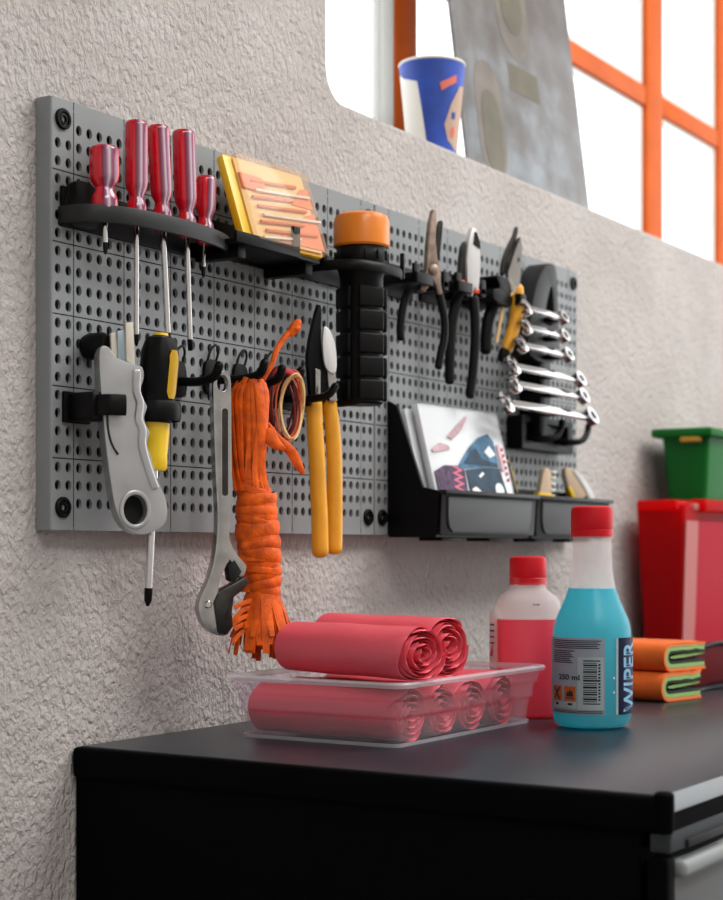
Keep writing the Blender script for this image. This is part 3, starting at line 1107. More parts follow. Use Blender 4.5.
# grooved rib strip down the finger side
bm = B()
tube(bm, [(x, -.0105, z) for x, z in A([(132, 372), (131.5, 392), (135, 404), (133.5, 420), (137.5, 431), (137, 446), (143, 468), (150, 488)])], [(.0016, .0035)] * 8, 8, 3, hint=(0, 1, 0), round_ends=True)
obj('finger_ridge', bm, 'silver', root)
bm = B()
tube(bm, [(x, -.0105, z) for x, z in A([(103, 415), (103.5, 430), (107, 445), (113, 455)])], (.001, .0012), 8, 3, round_ends=True)
obj('release_seam', bm, 'darksteel', root)
for k, (m_, x0, x1, yy) in enumerate((('blade', 123.5, 131, 323), ('blade_blue', 116, 123.5, 331), ('blade', 110.5, 116, 333))):
    bm = B()
    prism(bm, A([(x0, 362), (x1 + .8, 366), (x1 - 1.2, yy), (x0 - 1, yy + 1)]), -.005 + k * .003, .001 + k * .003, bev=.0004)
    obj('spare_blade', bm, m_, root)

root = thing('tool_holder', 'black clip strap around the silver utility knife', 'tool holder', P(.030, 0, .104))
bm = B()
box(bm, (-.0015, -.002, -.001), (.032, .004, .026), .001)
obj('back_plate', bm, 'black', root)
bm = B()
box(bm, (-.002, -.016, -.001), (.022, .030, .024), .003)
obj('bracket', bm, 'black', root)
bm = B()
tube(bm, [(-.008, -.026, -.0005), (-.008, -.040, -.0005), (-.003, -.0465, -.0005), (.005, -.0510, -.0005)], (.0088, .0015), 8, 4, hint=(0, 0, 1))
obj('strap', bm, 'black', root)
root = thing('tool_holder', 'black knob clip behind the top of the silver utility knife', 'tool holder', P(.044, 0, .156))
bm = B()
lathe(bm, [(0, 0), (.010, 0), (.0115, .004), (.0115, .018), (.0085, .024), (0, .025)], 20, Y_UP)
obj('knob', bm, 'black', root)
bm = B()
box(bm, (.012, -.018, .004), (.014, .012, .012), .003)
obj('prong', bm, 'black', root)

# ------------------------------------------------------------------ yellow and black screwdriver
root = thing('screwdriver', 'large black and yellow screwdriver hanging in a clip beside the silver knife', 'screwdriver', P(.0890, .040, .109),
             rot=(0, R(2.8), -R(40)))
z_ = lambda y: (405 - y) * .000866
bm = B()
lathe(bm, [(0, z_(471)), (.0095, z_(471)), (.0112, z_(468)), (.0108, z_(455)), (.0118, z_(425)), (.0128, z_(408)), (.0128, z_(402)), (0, z_(402))], 28, flutes=6, depth=.05)
o = obj('handle', bm, 'yellow', root)
o['label'] = 'yellow lower half of the handle'
bm = B()
lathe(bm, [(.0, z_(424)), (.0124, z_(424)), (.0135, z_(420)), (.0155, z_(395)), (.0172, z_(370)), (.0165, z_(352)), (.013, z_(340)), (.007, z_(337)), (0, z_(337))], 28, flutes=6, depth=.05)
o = obj('grip', bm, 'black', root)
o['label'] = 'black rubber upper grip'
bm = B()
grid = []
for i in range(9):
    zz = z_(352) + (z_(400) - z_(352)) * i / 8
    rr = .0176 - .0018 * abs(i - 2) / 6
    hw = .0058 * (1 if 0 < i < 8 else .6)
    grid.append((zz, rr, hw))
verts = []
for zz, rr, hw in grid:
    verts.append([bm.verts.new((rr * cos(a0 + q * hw / rr), rr * sin(a0 + q * hw / rr), zz)) for a0 in [R(-52)] for q in (-1, -.5, 0, .5, 1)])
for a, b in zip(verts, verts[1:]):
    for j in range(4):
        bm.faces.new((a[j], a[j + 1], b[j + 1], b[j]))
bmesh.ops.solidify(bm, geom=bm.faces[:], thickness=.0022)
obj('yellow_inlay', bm, 'yellow', root)
bm = B()
lathe(bm, [(0, z_(337.5)), (.0068, z_(337.5)), (.0062, z_(334.5)), (0, z_(333.5))], 20)
obj('end_button', bm, 'yellow', root)
bm = B()
lathe(bm, [(.0034, z_(589)), (.0034, z_(470))], 14)
obj('blade', bm, 'chrome', root)
bm = B()
lathe(bm, [(0, z_(606)), (.0012, z_(606)), (.0036, z_(600)), (.0037, z_(588))], 12, flutes=4, depth=.3, frange=(z_(607), z_(596)))
obj('tip', bm, 'black', root)
root = thing('tool_holder', 'black spring clip around the black and yellow screwdriver', 'tool holder', P(.1015, 0, .1025))
bm = B()
box(bm, (.006, -.002, 0), (.05, .004, .024), .001)
obj('back_plate', bm, 'black', root)
bm = B()
box(bm, (.0, -.012, 0), (.02, .02, .018), .002)
obj('bracket', bm, 'black', root)
bm = B()
tube(bm, [(-.010, -.022, 0), (-.028, -.036, 0), (-.027, -.050, 0), (-.012, -.0575, 0), (.002, -.053, 0), (.007, -.040, 0), (.016, -.036, 0)], (.0085, .0014), 8, 4, hint=(0, 0, 1))
obj('strap', bm, 'black', root)

# ------------------------------------------------------------------ pegboard hooks
def hook(label, u, v, reach=.04):
    h = thing('peg_hook', label, 'hook', P(u, 0, v), group='black peg hooks')
    bm = B()
    prism(bm, smo([(-.010, -.018), (.010, -.018), (.011, .004), (.006, .012), (-.006, .012), (-.011, .004)], 3), -.0045, -.0004, bev=.001)
    obj('hook_plate', bm, 'black', h)
    bm = B()
    tube(bm, [(0, -.003, -.006), (.0, -reach * .6, -.0075), (.0, -reach, -.004), (.0, -reach - .006, .006)], .0042, 10, 4, round_ends=True)
    obj('prong', bm, 'black', h)
    bm = B()
    tube(bm, [(-.006, -.002, .008), (-.006, -.006, .020), (0, -.008, .026), (.006, -.006, .020), (.006, -.002, .008)], .0012, 8, 4)
    obj('wire_loop', bm, 'darksteel', h)
    return h


hook('black peg hook from which the adjustable wrench hangs', .163, .143, .044)
hook('black peg hook between the wrench and the orange twine', .213, .149, .058)
hook('black peg hook above the orange twine bundle', .258, .149, .046)
hook('black peg hook carrying the coiled thin wires', .304, .152, .036)

# ------------------------------------------------------------------ adjustable wrench
s = (.000949, .000906)
A = lambda pts: sk(pts, 215, 470, *s)
root = thing('adjustable_wrench', 'chrome adjustable wrench hanging jaws down beside the orange twine', 'wrench', P(.1751, .040, .0559), yaw=35)
body = smo(A([(208, 382), (211, 374.5), (217, 372), (223, 374.5), (225.5, 384), (226, 430), (226.5, 500), (224.5, 520), (224, 538), (230, 552), (238, 562), (241, 568), (236, 578), (229, 570), (224, 560),
              (217, 574), (213, 586), (214, 596), (217, 614), (221, 634), (210, 634), (199, 625), (193.5, 610), (195, 598), (203, 580), (208.5, 560), (211.5, 536), (212, 510), (210, 470), (208.5, 420)]), 3)
bm = B()
prism(bm, body, -.006, .006, holes=[ell(A([(217, 384)])[0][0], A([(217, 384)])[0][1], .0052, .0075, 16)], bev=.0018)
obj('body', bm, 'steel', root)
bm = B()
prism(bm, rrect(*A([(214.5, 500)])[0], *A([(224, 405)])[0], .003, 3), -.0068, -.0058, holes=[rrect(*A([(216.3, 496)])[0], *A([(222.2, 409)])[0], .0024, 3)])
obj('handle_panel', bm, 'steel', root)
bm = B()
prism(bm, rrect(*A([(216.3, 496)])[0], *A([(222.2, 409)])[0], .002, 3), -.0064, -.0055)
obj('panel_recess', bm, 'darksteel', root)
bm = B()
prism(bm, A([(208, 602), (214, 590), (226, 584), (240, 576), (243, 583), (238, 589), (228, 597), (226, 612), (227, 626), (221, 635), (212, 633)]), -.0085, .0085, bev=.0016)
o = obj('movable_jaw', bm, 'darksteel', root)
o['label'] = 'dark steel movable jaw'
bm = B()
prism(bm, A([(222, 566), (229, 560), (236, 572), (228, 582), (224, 580)]), -.0075, .0065, bev=.001)
obj('jaw_gap', bm, 'gap', root)
bm = B()
x_, zz = A([(202, 604)])[0]
lathe(bm, [(0, 0), (.0036, 0), (.0036, .0075), (.0025, .009), (0, .0092)], 16, Matrix.Translation((x_, 0, zz)) @ Y_UP)
obj('screw', bm, 'chrome', root)

# ------------------------------------------------------------------ orange twine bundle
s = (.000927, .000926)
A = lambda x, y, yy=0.: ((x - 252) * s[0], yy, (520 - y) * s[1])
root = thing('twine_bundle', 'bundle of bright orange twine hanging on the pegboard hooks', 'twine', P(.2195, .048, .0112), yaw=50)


def env(y):
    pts = [(378, 235, 268), (395, 229, 268), (430, 229, 267), (460, 231, 264), (486, 233, 262), (500, 236, 272), (530, 235, 274), (558, 239, 277), (580, 244, 277), (592, 246, 276)]
    for (y0, l0, r0), (y1, l1, r1) in zip(pts, pts[1:]):
        if y0 <= y <= y1:
            t = (y - y0) / (y1 - y0)
            return l0 + (l1 - l0) * t, r0 + (r1 - r0) * t
    return (pts[0][1:] if y < 378 else pts[-1][1:])


bm = B()
for i in range(46):      # loose folded strands of the upper hank
    a = rng.uniform(0, 2 * pi)
    rad = math.sqrt(rng.uniform(.35, 1))
    pts = []
    w0 = rng.uniform(-.08, .08)
    for y in (380 + rng.uniform(-2, 6), 396, 420, 446, 470, 492):
        l, r_ = env(max(y, 378))
        cx, hw = (l + r_) / 2 - 1.5, (r_ - l) / 2 + 1.0
        aa = a + w0 * (y - 380) / 12
        k = rad * (.8 if y < 390 else 1)
        pts.append(A(cx + hw * k * cos(aa), y, .016 * k * sin(aa)))
    tube(bm, pts, [(.0012, rng.uniform(.003, .0048))] * 6, 8, 3, hint=(cos(a), sin(a), 0))
lathe(bm, [((lambda e: (e[1] - e[0]) / 2 * s[0] * .8)(env(y)), (520 - y) * s[1]) for y in (592, 560, 530, 500, 480, 450, 420, 395, 384)], 20, Matrix.Translation(((250 - 252) * s[0], 0, 0)) @ Matrix.Diagonal((1, .85, 1, 1)))
obj('hank', bm, 'twine', root)
bm = B()
y = 478.
while y < 592:            # wound waist
    l, r_ = env(min(y, 591))
    cx, hw = (l + r_) / 2, (r_ - l) / 2
    tilt = rng.uniform(-.6, .6)
    hh = rng.uniform(3.0, 8.0)
    pts = []
    bulge = rng.uniform(.90, 1.08)
    for i in range(20):
        a = 2 * pi * i / 20
        pts.append(A(cx + hw * bulge * cos(a), y + tilt * hw * cos(a) * .45 + rng.uniform(-.5, .5), hw * bulge * s[0] * .92 * sin(a)))
    tube(bm, pts, (hh * s[1], .0013 + rng.uniform(0, .0008)), 8, 2, closed=True, hint=(0, 0, 1))
    y += hh * rng.uniform(.5, .95)
obj('wrapping', bm, 'twine', root)
bm = B()
for i in range(58):       # cut fringe
    a = 2 * pi * i / 58 + rng.uniform(-.1, .1)
    rad = rng.uniform(.55, 1)
    ex, ey = cos(a), sin(a)
    yend = rng.uniform(632, 664) if ex > -.4 else rng.uniform(622, 655)
    spread = rng.uniform(28, 38) if ex > 0 else rng.uniform(26, 40)
    cx = 260 + 2 * ex
    pts = [A(261 + 15 * rad * ex, 588, .013 * rad * ey), A(cx + 19 * rad * ex, 602, .017 * rad * ey), A(cx + (19 + spread) / 2 * rad * ex, 622, .022 * rad * ey), A(cx + spread * rad * ex, yend, .027 * rad * ey)]
    w = rng.uniform(.0028, .0068)
    tube(bm, pts, [(.0008, w)] * 3 + [(.0006, w * .8)], 6, 3, hint=(ex, ey, 0))
for k in range(5):        # stray ends towards the left
    yy = 603 + 7 * k
    pts = [A(248, yy - 3, -.012), A(238, yy, -.018), A(231 - 1.5 * k % 4, yy + 4 + 6 * k % 9, -.02)]
    tube(bm, pts, (.0009, .0024), 6, 3, hint=(0, 1, 0))
obj('fringe', bm, 'twine', root)
bm = B()
tube(bm, [A(256, 388, -.002), A(262, 376, -.004), A(269, 364, -.004), (A(274, 350, -.002)), A(283, 336, .002), A(290, 330, .004)], [.0026, .0028, .0028, .0028, .0032, .0036], 8, 4)
tube(bm, [A(288, 333, .003), A(292, 327, .004), A(296, 321, .004)], [(.0035, .0035), (.0052, .0048), (.0034, .004)], 8, 3, round_ends=True)
tube(bm, [A(289, 326, .004), A(294, 328, .002), A(297, 327, .002)], [.002, .0035, .002], 8, 3, round_ends=True)
o = obj('knotted_end', bm, 'twine', root)
bm = B()
tube(bm, [A(264, 430, -.008), A(270, 443, -.012), A(281, 450, -.012)], [(.002, .007), (.002, .006), (.0015, .002)], 8, 3, hint=(0, 1, 0))
tube(bm, [A(264, 424, .0), A(275, 438, .004), A(290, 452, .006), A(297, 466, .006), A(302, 473, .006)], [(.0016, .003), (.0018, .004), (.0018, .005), (.0016, .004), (.001, .002)], 8, 3, hint=(0, 1, 0))
obj('loose_tail', bm, 'twine', root)

# ------------------------------------------------------------------ wire coils on the fourth hook
s = (.001033, .000969)
A = lambda x, y, yy=0.: ((x - 285) * s[0], yy, (408 - y) * s[1])
root = thing('wire_coil', 'coil of thin orange, cream and maroon wires hanging right of the twine', 'wire', P(.288, .034, .1211), yaw=35)
coils = [('wire_cream', 3, 288, 408, 12.5, 34), ('wire_orange', 4, 286, 406, 15, 35), ('wire_brown', 6, 280, 404, 14, 34)]
for m_, n_, cx, cy, rx, ry in coils:
    bm = B()
    for k in range(n_):
        ox, oy = rng.uniform(-2.5, 2.5), rng.uniform(-2, 2)
        fx, fz = rng.uniform(.85, 1.05), rng.uniform(.9, 1.03)
        tl = rng.uniform(-.12, .12)
        pts = []
        for i in range(22):
            a = 2 * pi * i / 22
            pts.append(A(cx + ox + rx * fx * cos(a) + tl * ry * sin(a), cy + oy + ry * fz * sin(a), (-.012 if m_ == 'wire_cream' else -.002) + .004 * sin(a * 2 + k) - .001 * k))
        tube(bm, pts, .0011, 6, 2, closed=True)
    o = obj('wire_loops', bm, m_, root)
    o['label'] = {'wire_cream': 'cream wire loops', 'wire_orange': 'orange wire loops', 'wire_brown': 'maroon wire loops'}[m_]
bm = B()
tube(bm, [A(268, 376, -.004), A(276, 372, -.008), A(288, 374, -.008), A(297, 380, -.004)], (.003, .0016), 8, 3)
obj('tie', bm, 'print_red', root)

# ------------------------------------------------------------------ snips with amber handles
s = (.001117, .000999)
A = lambda pts: sk(pts, 325, 395, *s)
root = thing('garden_snips', 'hand snips with long amber yellow handles and black blade, hanging left of the flashlight body', 'snips', P(.3485, .040, .1383), yaw=30)
bm = B()
prism(bm, smo(A([(318, 307), (321.5, 312), (321, 330), (322, 352), (328, 372), (326, 402), (312, 402), (309, 380), (307.5, 358), (311, 335)]), 3), -.002, .006, bev=.0015)
o = obj('blade', bm, 'black', root)
o['label'] = 'black coated curved blade'
bm = B()
prism(bm, smo(A([(323.5, 328), (330, 336), (334, 352), (334, 372), (328, 374), (322.5, 366), (320.5, 348), (321, 334)]), 3), -.006, -.0022, bev=.001)
o = obj('blade', bm, 'whitesteel', root)
o['label'] = 'bright steel blade'
bm = B()
prism(bm, A([(314, 370), (319, 372), (319, 402), (314, 402)]), -.0045, -.002, bev=.0006)
prism(bm, A([(326, 372), (333, 374), (336, 402), (328, 402)]), -.004, .002, bev=.001)
obj('shank', bm, 'steel', root)
bm = B()
arms(bm, A([(314.5, 404), (315, 425), (317, 455), (318.5, 490), (320, 520), (320.5, 552)]), .0085, .0088, flat=.8)
obj('handle', bm, 'gold', root)
bm = B()
arms(bm, A([(332, 404), (335, 425), (337, 455), (337.5, 490), (337.5, 520), (337, 549)]), .0080, .0086, y=.006, flat=.8)
obj('handle', bm, 'gold', root)
root = thing('tool_holder', 'black hooked bracket carrying the amber handled snips', 'tool holder', P(.352, 0, .138))
bm = B()
box(bm, (0, -.002, .004), (.07, .004, .036), .001)
obj('back_plate', bm, 'black', root)
for x, e in ((-.028, 0), (.028, 1)):
    bm = B()
    tube(bm, [(x, -.003, -.004), (x, -.03, -.006), (x + .004, -.055, -.004), (x + .010, -.062, .006)], (.004, .004), 8, 3, round_ends=True)
    obj('prong', bm, 'black', root)
bm = B()
box(bm, (0, -.030, -.009), (.05, .012, .007), .0015)
obj('cross_bar', bm, 'black', root)

# ------------------------------------------------------------------ cabinet
CX0, CX1, CD = .0425, 1.95, .524
bm_root = thing('tool_cabinet', 'black tool cabinet with charcoal worktop and grey drawers against the plaster wall', 'cabinet', (CX0, 0, 0))
W = CX1 - CX0
y_b = WALL - .001
bm = B()
box(bm, (W / 2, (y_b - CD + .022) / 2, TOP / 2 - .011), (W - .008, y_b + CD - .022, TOP - .024), .004)
obj('body', bm, 'cab_body', bm_root)
bm = B()
box(bm, (W / 2, (y_b - CD) / 2, TOP - .014), (W, y_b + CD, .026), .004, seg=3)
obj('top_frame', bm, 'cab_body', bm_root)
bm = B()
box(bm, (W / 2, (y_b - CD) / 2, TOP - .002), (W - .012, y_b + CD - .012, .004), .0015)
obj('worktop', bm, 'cab_top', bm_root)
bm = B()
prism(bm, [(-CD - .0015, -.011), (-CD + .004, -.011), (-CD + .004, .0008), (-CD + .002, .0012), (-CD - .0015, -.004)], .007, W - .007, mt=Matrix.Translation((0, 0, TOP)) @ Matrix(((0, 1, 0, 0), (1, 0, 0, 0), (0, 0, 1, 0), (0, 0, 0, 1))))
o = obj('front_edging', bm, 'cab_edge', bm_root)  # bevel's reflected brightness painted into the lighter grey
o['label'] = 'lighter grey edging along the worktop front'
bm = B()
lathe(bm, [(0, -.026), (.006, -.026), (.007, -.022), (.007, .0006), (.005, .0022), (0, .0026)], 16, Matrix.Translation((.0055, -CD + .0055, TOP)))
obj('corner_cap', bm, 'cab_body', bm_root)
bm = B()
box(bm, (W / 2, -CD + .0085, TOP - .028), (W - .012, .016, .024), .002)
obj('front_rail', bm, 'cab_rail', bm_root)
bm = B()
box(bm, (.009, -CD + .009, TOP / 2 - .02), (.016, .016, TOP - .045), .003)
obj('corner_post', bm, 'cab_body', bm_root)
ncol = 3
dw = (W - .03) / ncol
for c_ in range(ncol):
    z1 = TOP - .046
    for hgt in (.11, .11, .16, .20, .22):
        bm = B()
        x0 = .020 + c_ * dw
        prism(bm, rrect(x0, z1 - hgt + .005, x0 + dw - .008, z1, .005, 3), -CD + .004, -CD + .03, bev=.002)
        d_ = obj('drawer', bm, 'drawer', bm_root)
        bm = B()
        box(bm, (x0 + dw / 2 - .004, -CD + .0015, z1 - .007), (dw - .010, .012, .012), .004, seg=3)
        obj('handle', bm, 'handle', d_)
        z1 -= hgt
bm = B()
box(bm, (.07, -CD - .0002, TOP - .0365), (.075, .004, .006), .001)
obj('lock_slot', bm, 'gap', bm_root)

# ------------------------------------------------------------------ bottles
sB = .000946
BL = P(.4173, .2976, -.184)
root = thing('bottle', 'bottle of bright blue fluid with red cap and grey label, at worktop front', 'bottle', BL, rot=(0, 0, R(-65.6)))
zz = lambda y: (727 - y) * sB + .0008
shell = [(0, 0.0005), (.030, .0005), (.0352, .0035), (.0378, .0105), (.0378, zz(636)), (.0372, zz(628)), (.0352, zz(620)), (.031, zz(610)), (.0265, zz(600)), (.0228, zz(588)), (.0207, zz(575)), (.0198, zz(560)), (.0196, zz(543)), (.0213, zz(541)), (.0213, zz(538)), (.018, zz(537)), (.018, zz(530))]
bm = B()
lathe(bm, shell, 48)
obj('bottle_shell', bm, 'bottle', root)
bm = B()
lathe(bm, [(.0165, zz(531)), (.0178, zz(541)), (.0182, zz(560)), (.0194, zz(575)), (.0214, zz(587)), (.0219, zz(588.9))], 48)
obj('inner_neck', bm, 'bottle_inner', root)
liq = [(r * .965 if r > .001 else 0, z + (.0012 if z < .01 else 0)) for r, z in shell if z < zz(590)]
liq += [(.0221, zz(589)), (0, zz(588.8))]
bm = B()
lathe(bm, liq, 48)
o = obj('fluid', bm, 'blue_liquid', root)
o['label'] = 'bright blue fluid'
bm = B()
cap = [(0, zz(537.5)), (.0198, zz(537.5)), (.0198, zz(531)), (.0192, zz(530.5)), (.0200, zz(529)), (.0198, zz(512)), (.0188, zz(508.5)), (.016, zz(507)), (0, zz(507))]
lathe(bm, cap, 60, flutes=30, depth=.025, frange=(zz(530), zz(511)))
obj('cap', bm, 'redcap', root)
Rb = .0378
ax = lambda x: math.asin(max(-1, min(1, (x - 592) / 40.4))) * Rb


def patch(nm, m_, x0, x1, y0, y1, off, parent, n_=14, raw=False):
    bm = B()
    a, b = (x0, x1) if raw else (ax(x0), ax(x1))
    grid_patch(bm, a, b, zz(y1), zz(y0), -off, n_)
    bmesh.ops.solidify(bm, geom=bm.faces[:], thickness=.00008)
    bend(bm, Rb)
    return obj(nm, bm, m_, parent, smooth=60)


lab = patch('back_label', 'label_grey', -.062, ax(604.5), 637, 711.5, .0003, root, 24, True)
lab['label'] = 'grey back label with barcode and hazard signs'


def bars(nm, m_, rects, off=.0006):
    bm = B()
    for x0, x1, y0, y1 in rects:
        grid_patch(bm, ax(x0), ax(x1), zz(y1), zz(y0), -off, 8)
    bmesh.ops.solidify(bm, geom=bm.faces[:], thickness=.00008)
    bend(bm, Rb)
    return obj(nm, bm, m_, lab, smooth=60)


bars('barcode_field', 'label_light', [(578, 603.4, 655.5, 707)], .0005)
rects = []
y = 658.5
wds = [1.2, .7, 1.6, .8, .9, 1.7, .7, 1.3, .8, 1.8, .9, .7, 2.0, .8, 1.2, 1.6, .7, 1.9, .8, 1.1]
for i, w_ in enumerate(wds):
    rects.append((583.5, 597 if i not in (0, 9, 19) else 600, y, y + w_))
    y += w_ + (.9 if i % 3 else 1.3)
bars('barcode', 'print_dark', rects)
bars('barcode_digits', 'print_dark', [(598.2, 600.2, 662 + 3.1 * i, 662 + 3.1 * i + 1.9) for i in range(12)])
txt = []
for i in range(5):
    txt.append((555, 601 - (i * 3) % 5, 639.2 + 1.8 * i, 640.1 + 1.8 * i))
for i in range(7):
    txt.append((554.8, 575 - (i * 5) % 7 * .8, 649.4 + 1.9 * i, 650.3 + 1.9 * i))
bars('small_print', 'print_dark', txt)
bars('footer_print', 'print_dark', [(555, 602, 708.2 + 1.5 * i, 708.9 + 1.5 * i) for i in range(2)])


def bent_text(nm, m_, s_, size, pos, off, rotz=0, sxy=(1, 1), parent=None):
    bm = text_bm(s_, size, 1.0, .03)
    rot = Matrix.Rotation(rotz, 4, 'Z')
    bmesh.ops.transform(bm, matrix=rot @ Matrix.Diagonal((sxy[0], sxy[1], 1, 1)), verts=bm.verts)
    for v in bm.verts:
        v.co = Vector((v.co.x + pos[0], -off, v.co.y + pos[1]))
    bmesh.ops.subdivide_edges(bm, edges=[e for e in bm.edges if e.calc_length() > .003], cuts=2)
    bend(bm, Rb)
    return obj(nm, bm, m_, parent, smooth=0)


bent_text('volume_print', 'print_dark', '250 ml', .0068, (ax(560), zz(678)), .0007, parent=lab, sxy=(1.25, 1))
bars('hazard_square', 'print_orange', [(554.6, 562.6, 684.5, 699)])
bars('hazard_square', 'print_orange', [(565.2, 576.2, 684.5, 699)])
bm = B()
for sg in (1, -1):
    xm, zm = (ax(554.6) + ax(562.6)) / 2, zz(691.7)
    hw_, hh_ = (ax(562.6) - ax(554.6)) * .36, 5.4 * sB
    prism(bm, [(xm - hw_, zm - sg * hh_), (xm - hw_ * .5, zm - sg * hh_), (xm + hw_, zm + sg * hh_), (xm + hw_ * .5, zm + sg * hh_)], -.0009, -.0008)
bend(bm, Rb)
obj('cross_symbol', bm, 'print_dark', lab, smooth=0)
bm = B()
xm, hw_ = (ax(565.2) + ax(576.2)) / 2, (ax(576.2) - ax(565.2)) / 2
fl = [(-.55, -.45), (-.65, -.1), (-.45, .15), (-.35, .45), (-.15, .2), (.05, .8), (.2, .3), (.4, .5), (.6, .0), (.55, -.45)]
prism(bm, [(xm + a * hw_, zz(691.7) + b * 6.4 * sB) for a, b in fl], -.0009, -.0008)
prism(bm, [(xm + a * hw_, zz(691.7) + b * 6.4 * sB) for a, b in [(-.7, -.75), (.7, -.75), (.7, -.6), (-.7, -.6)]], -.0009, -.0008)
bend(bm, Rb)
obj('flame_symbol', bm, 'print_dark', lab, smooth=0)
bars('hazard_caption', 'label_light', [(555, 577, 700, 706)], .0005)
bars('hazard_letters', 'print_dark', [(557, 559.6, 701, 703.4), (568.5, 573, 701, 703)], .0007)

lab2 = patch('front_label', 'label_navy', ax(617.5), .066, 637, 712, .0003, root, 18, True)
lab2['label'] = 'navy front label with pale lettering'
patch('white_border', 'label_light', ax(615.4), ax(617.6), 637, 712, .0004, root, 2, True)
bm = text_bm('WIPER', .030, 1.05, .02)
xs_ = [v.co.x for v in bm.verts]
ys_ = [v.co.y for v in bm.verts]
x0_, x1_, y0_, y1_ = min(xs_), max(xs_), min(ys_), max(ys_)
for v in bm.verts:
    tx, ty = (v.co.x - x0_) / (x1_ - x0_), (v.co.y - y0_) / (y1_ - y0_)
    v.co = Vector((ax(631.2) + .004 - ty * .0215, -.0006, zz(710) + tx * (zz(641) - zz(710))))
bmesh.ops.triangulate(bm, faces=bm.faces[:])
bmesh.ops.subdivide_edges(bm, edges=bm.edges[:], cuts=2)
bend(bm, Rb)
obj('lettering', bm, 'print_blue', lab2, smooth=0)
bm = B()
for yy in (676, 690):
    prism(bm, ell(ax(613.5), zz(yy), .0009, .0011, 8), -.0005, -.0003)
bend(bm, Rb)
obj('white_dots', bm, 'white', root, smooth=0)

# pink bottle
sP = 1.65 / 1637
root = thing('bottle', 'milky bottle half hidden, filled with pink fluid, red cap, between tray and blue bottle', 'bottle', P(.4771, .2004, -.184), rot=(0, 0, R(-58)))
zp = lambda y: (716 - y) * sP + .0008
shell = [(0, .0006), (.030, .0006), (.0335, .003), (.0352, .009), (.0352, zp(622)), (.0348, zp(612)), (.0325, zp(602)), (.0285, zp(595.5)), (.023, zp(592)), (.0200, zp(590)), (.0192, zp(588)), (.0206, zp(586.5)), (.0206, zp(584)), (.017, zp(583)), (.017, zp(578))]
bm = B()
lathe(bm, shell, 48, sq=.9)
obj('bottle_shell', bm, 'bottle', root)
bm = B()
lathe(bm, [(.0155, zp(579)), (.0175, zp(588)), (.0185, zp(590)), (.0215, zp(592.5)), (.0270, zp(596)), (.031, zp(602.5)), (.0333, zp(612)), (.0337, zp(619))], 48, sq=.9)
obj('inner_neck', bm, 'bottle_inner', root)
liq = [(r * .95 if r > .001 else 0, z + .0012) for r, z in shell if z < zp(621)] + [(.0332, zp(620)), (0, zp(619.6))]
bm = B()
lathe(bm, liq, 48, sq=.9)
bmesh.ops.translate(bm, verts=bm.verts, vec=(.0012, 0, 0))
o = obj('fluid', bm, 'pink_liquid', root)
o['label'] = 'pink fluid'
bm = B()
cap = [(0, zp(585.5)), (.0186, zp(585.5)), (.0186, zp(579)), (.018, zp(578.3)), (.0187, zp(577)), (.0185, zp(561)), (.0176, zp(558)), (.015, zp(556.8)), (0, zp(556.8))]
lathe(bm, cap, 60, flutes=30, depth=.025, frange=(zp(578), zp(560)))
obj('cap', bm, 'redcap', root)
# printed side strip on the left
bm = B()
grid_patch(bm, -.0585, -.0395, zp(700), zp(612), 0, 8)
bmesh.ops.solidify(bm, geom=bm.faces[:], thickness=.0001)
bend(bm, .0392)
o = obj('side_label', bm, 'white', root)
o['label'] = 'white side strip with small print and red mark'
bm = B()
for i in range(4):
    grid_patch(bm, -.054, -.043, zp(624 + 6 * i + 1.5), zp(624 + 6 * i), -.0006, 4)
bend(bm, .0392)
obj('small_print', bm, 'print_dark', o, smooth=0)
bm = B()
prism(bm, [(-.055, zp(656)), (-.046, zp(656)), (-.046, zp(643))], -.0007, -.0005)
bend(bm, .0392)
obj('red_mark', bm, 'print_red', o, smooth=0)
bm = B()
for v0, v1 in ((.002, .0035), (.0045, .0055), (.0062, .008)):
    grid_patch(bm, v0, v1, zp(605), zp(603.5), -.0004, 2)
bend(bm, .0345)
obj('embossed_mark', bm, 'print_dark', root, smooth=0)

# ------------------------------------------------------------------ tray with bag rolls
TX0, TX1, TD0, TD1 = .1745, .4225, .068, .229
TZ = -.184
root = thing('plastic_tray', 'shallow clear plastic tray full of pink bag rolls on the cabinet top', 'tray', P(0, 0, TZ))


def ringrect(bm, ins, z, r=.008, n=4):
    x0, x1, y0, y1 = TX0 + ins, TX1 - ins, -TD1 + ins, -TD0 - ins
    return [bm.verts.new((x, y, z)) for x, y in rrect(x0, y0, x1, y1, r, n)]


def skin(bm, loops, close=False):
    for a, b in zip(loops, loops[1:]):
        n_ = len(a)
        for j in range(n_):
            bm.faces.new((a[j], a[(j + 1) % n_], b[(j + 1) % n_], b[j]))


bm = B()
lp = [ringrect(bm, .004, .0006), ringrect(bm, 0, .004), ringrect(bm, -.002, .024), ringrect(bm, -.0045, .026), ringrect(bm, -.0055, .039), ringrect(bm, -.0085, .041), ringrect(bm, -.010, .053),
      ringrect(bm, -.0085, .053), ringrect(bm, -.007, .042), ringrect(bm, -.004, .040), ringrect(bm, -.003, .027), ringrect(bm, .0, .025), ringrect(bm, .0015, .005), ringrect(bm, .005, .0022)]
skin(bm, lp)
bm.faces.new(lp[0][::-1])
bm.faces.new(lp[-1])
obj('tray_shell', bm, 'tray', root)
bm = B()
lp = [ringrect(bm, -.009, .0515, .012), ringrect(bm, -.0145, .0515, .014), ringrect(bm, -.0155, .0545, .014), ringrect(bm, -.0145, .0562, .014), ringrect(bm, -.008, .0562, .012), ringrect(bm, -.009, .0515, .012)]
skin(bm, lp)
obj('rim', bm, 'trayrim', root)
bm = B()
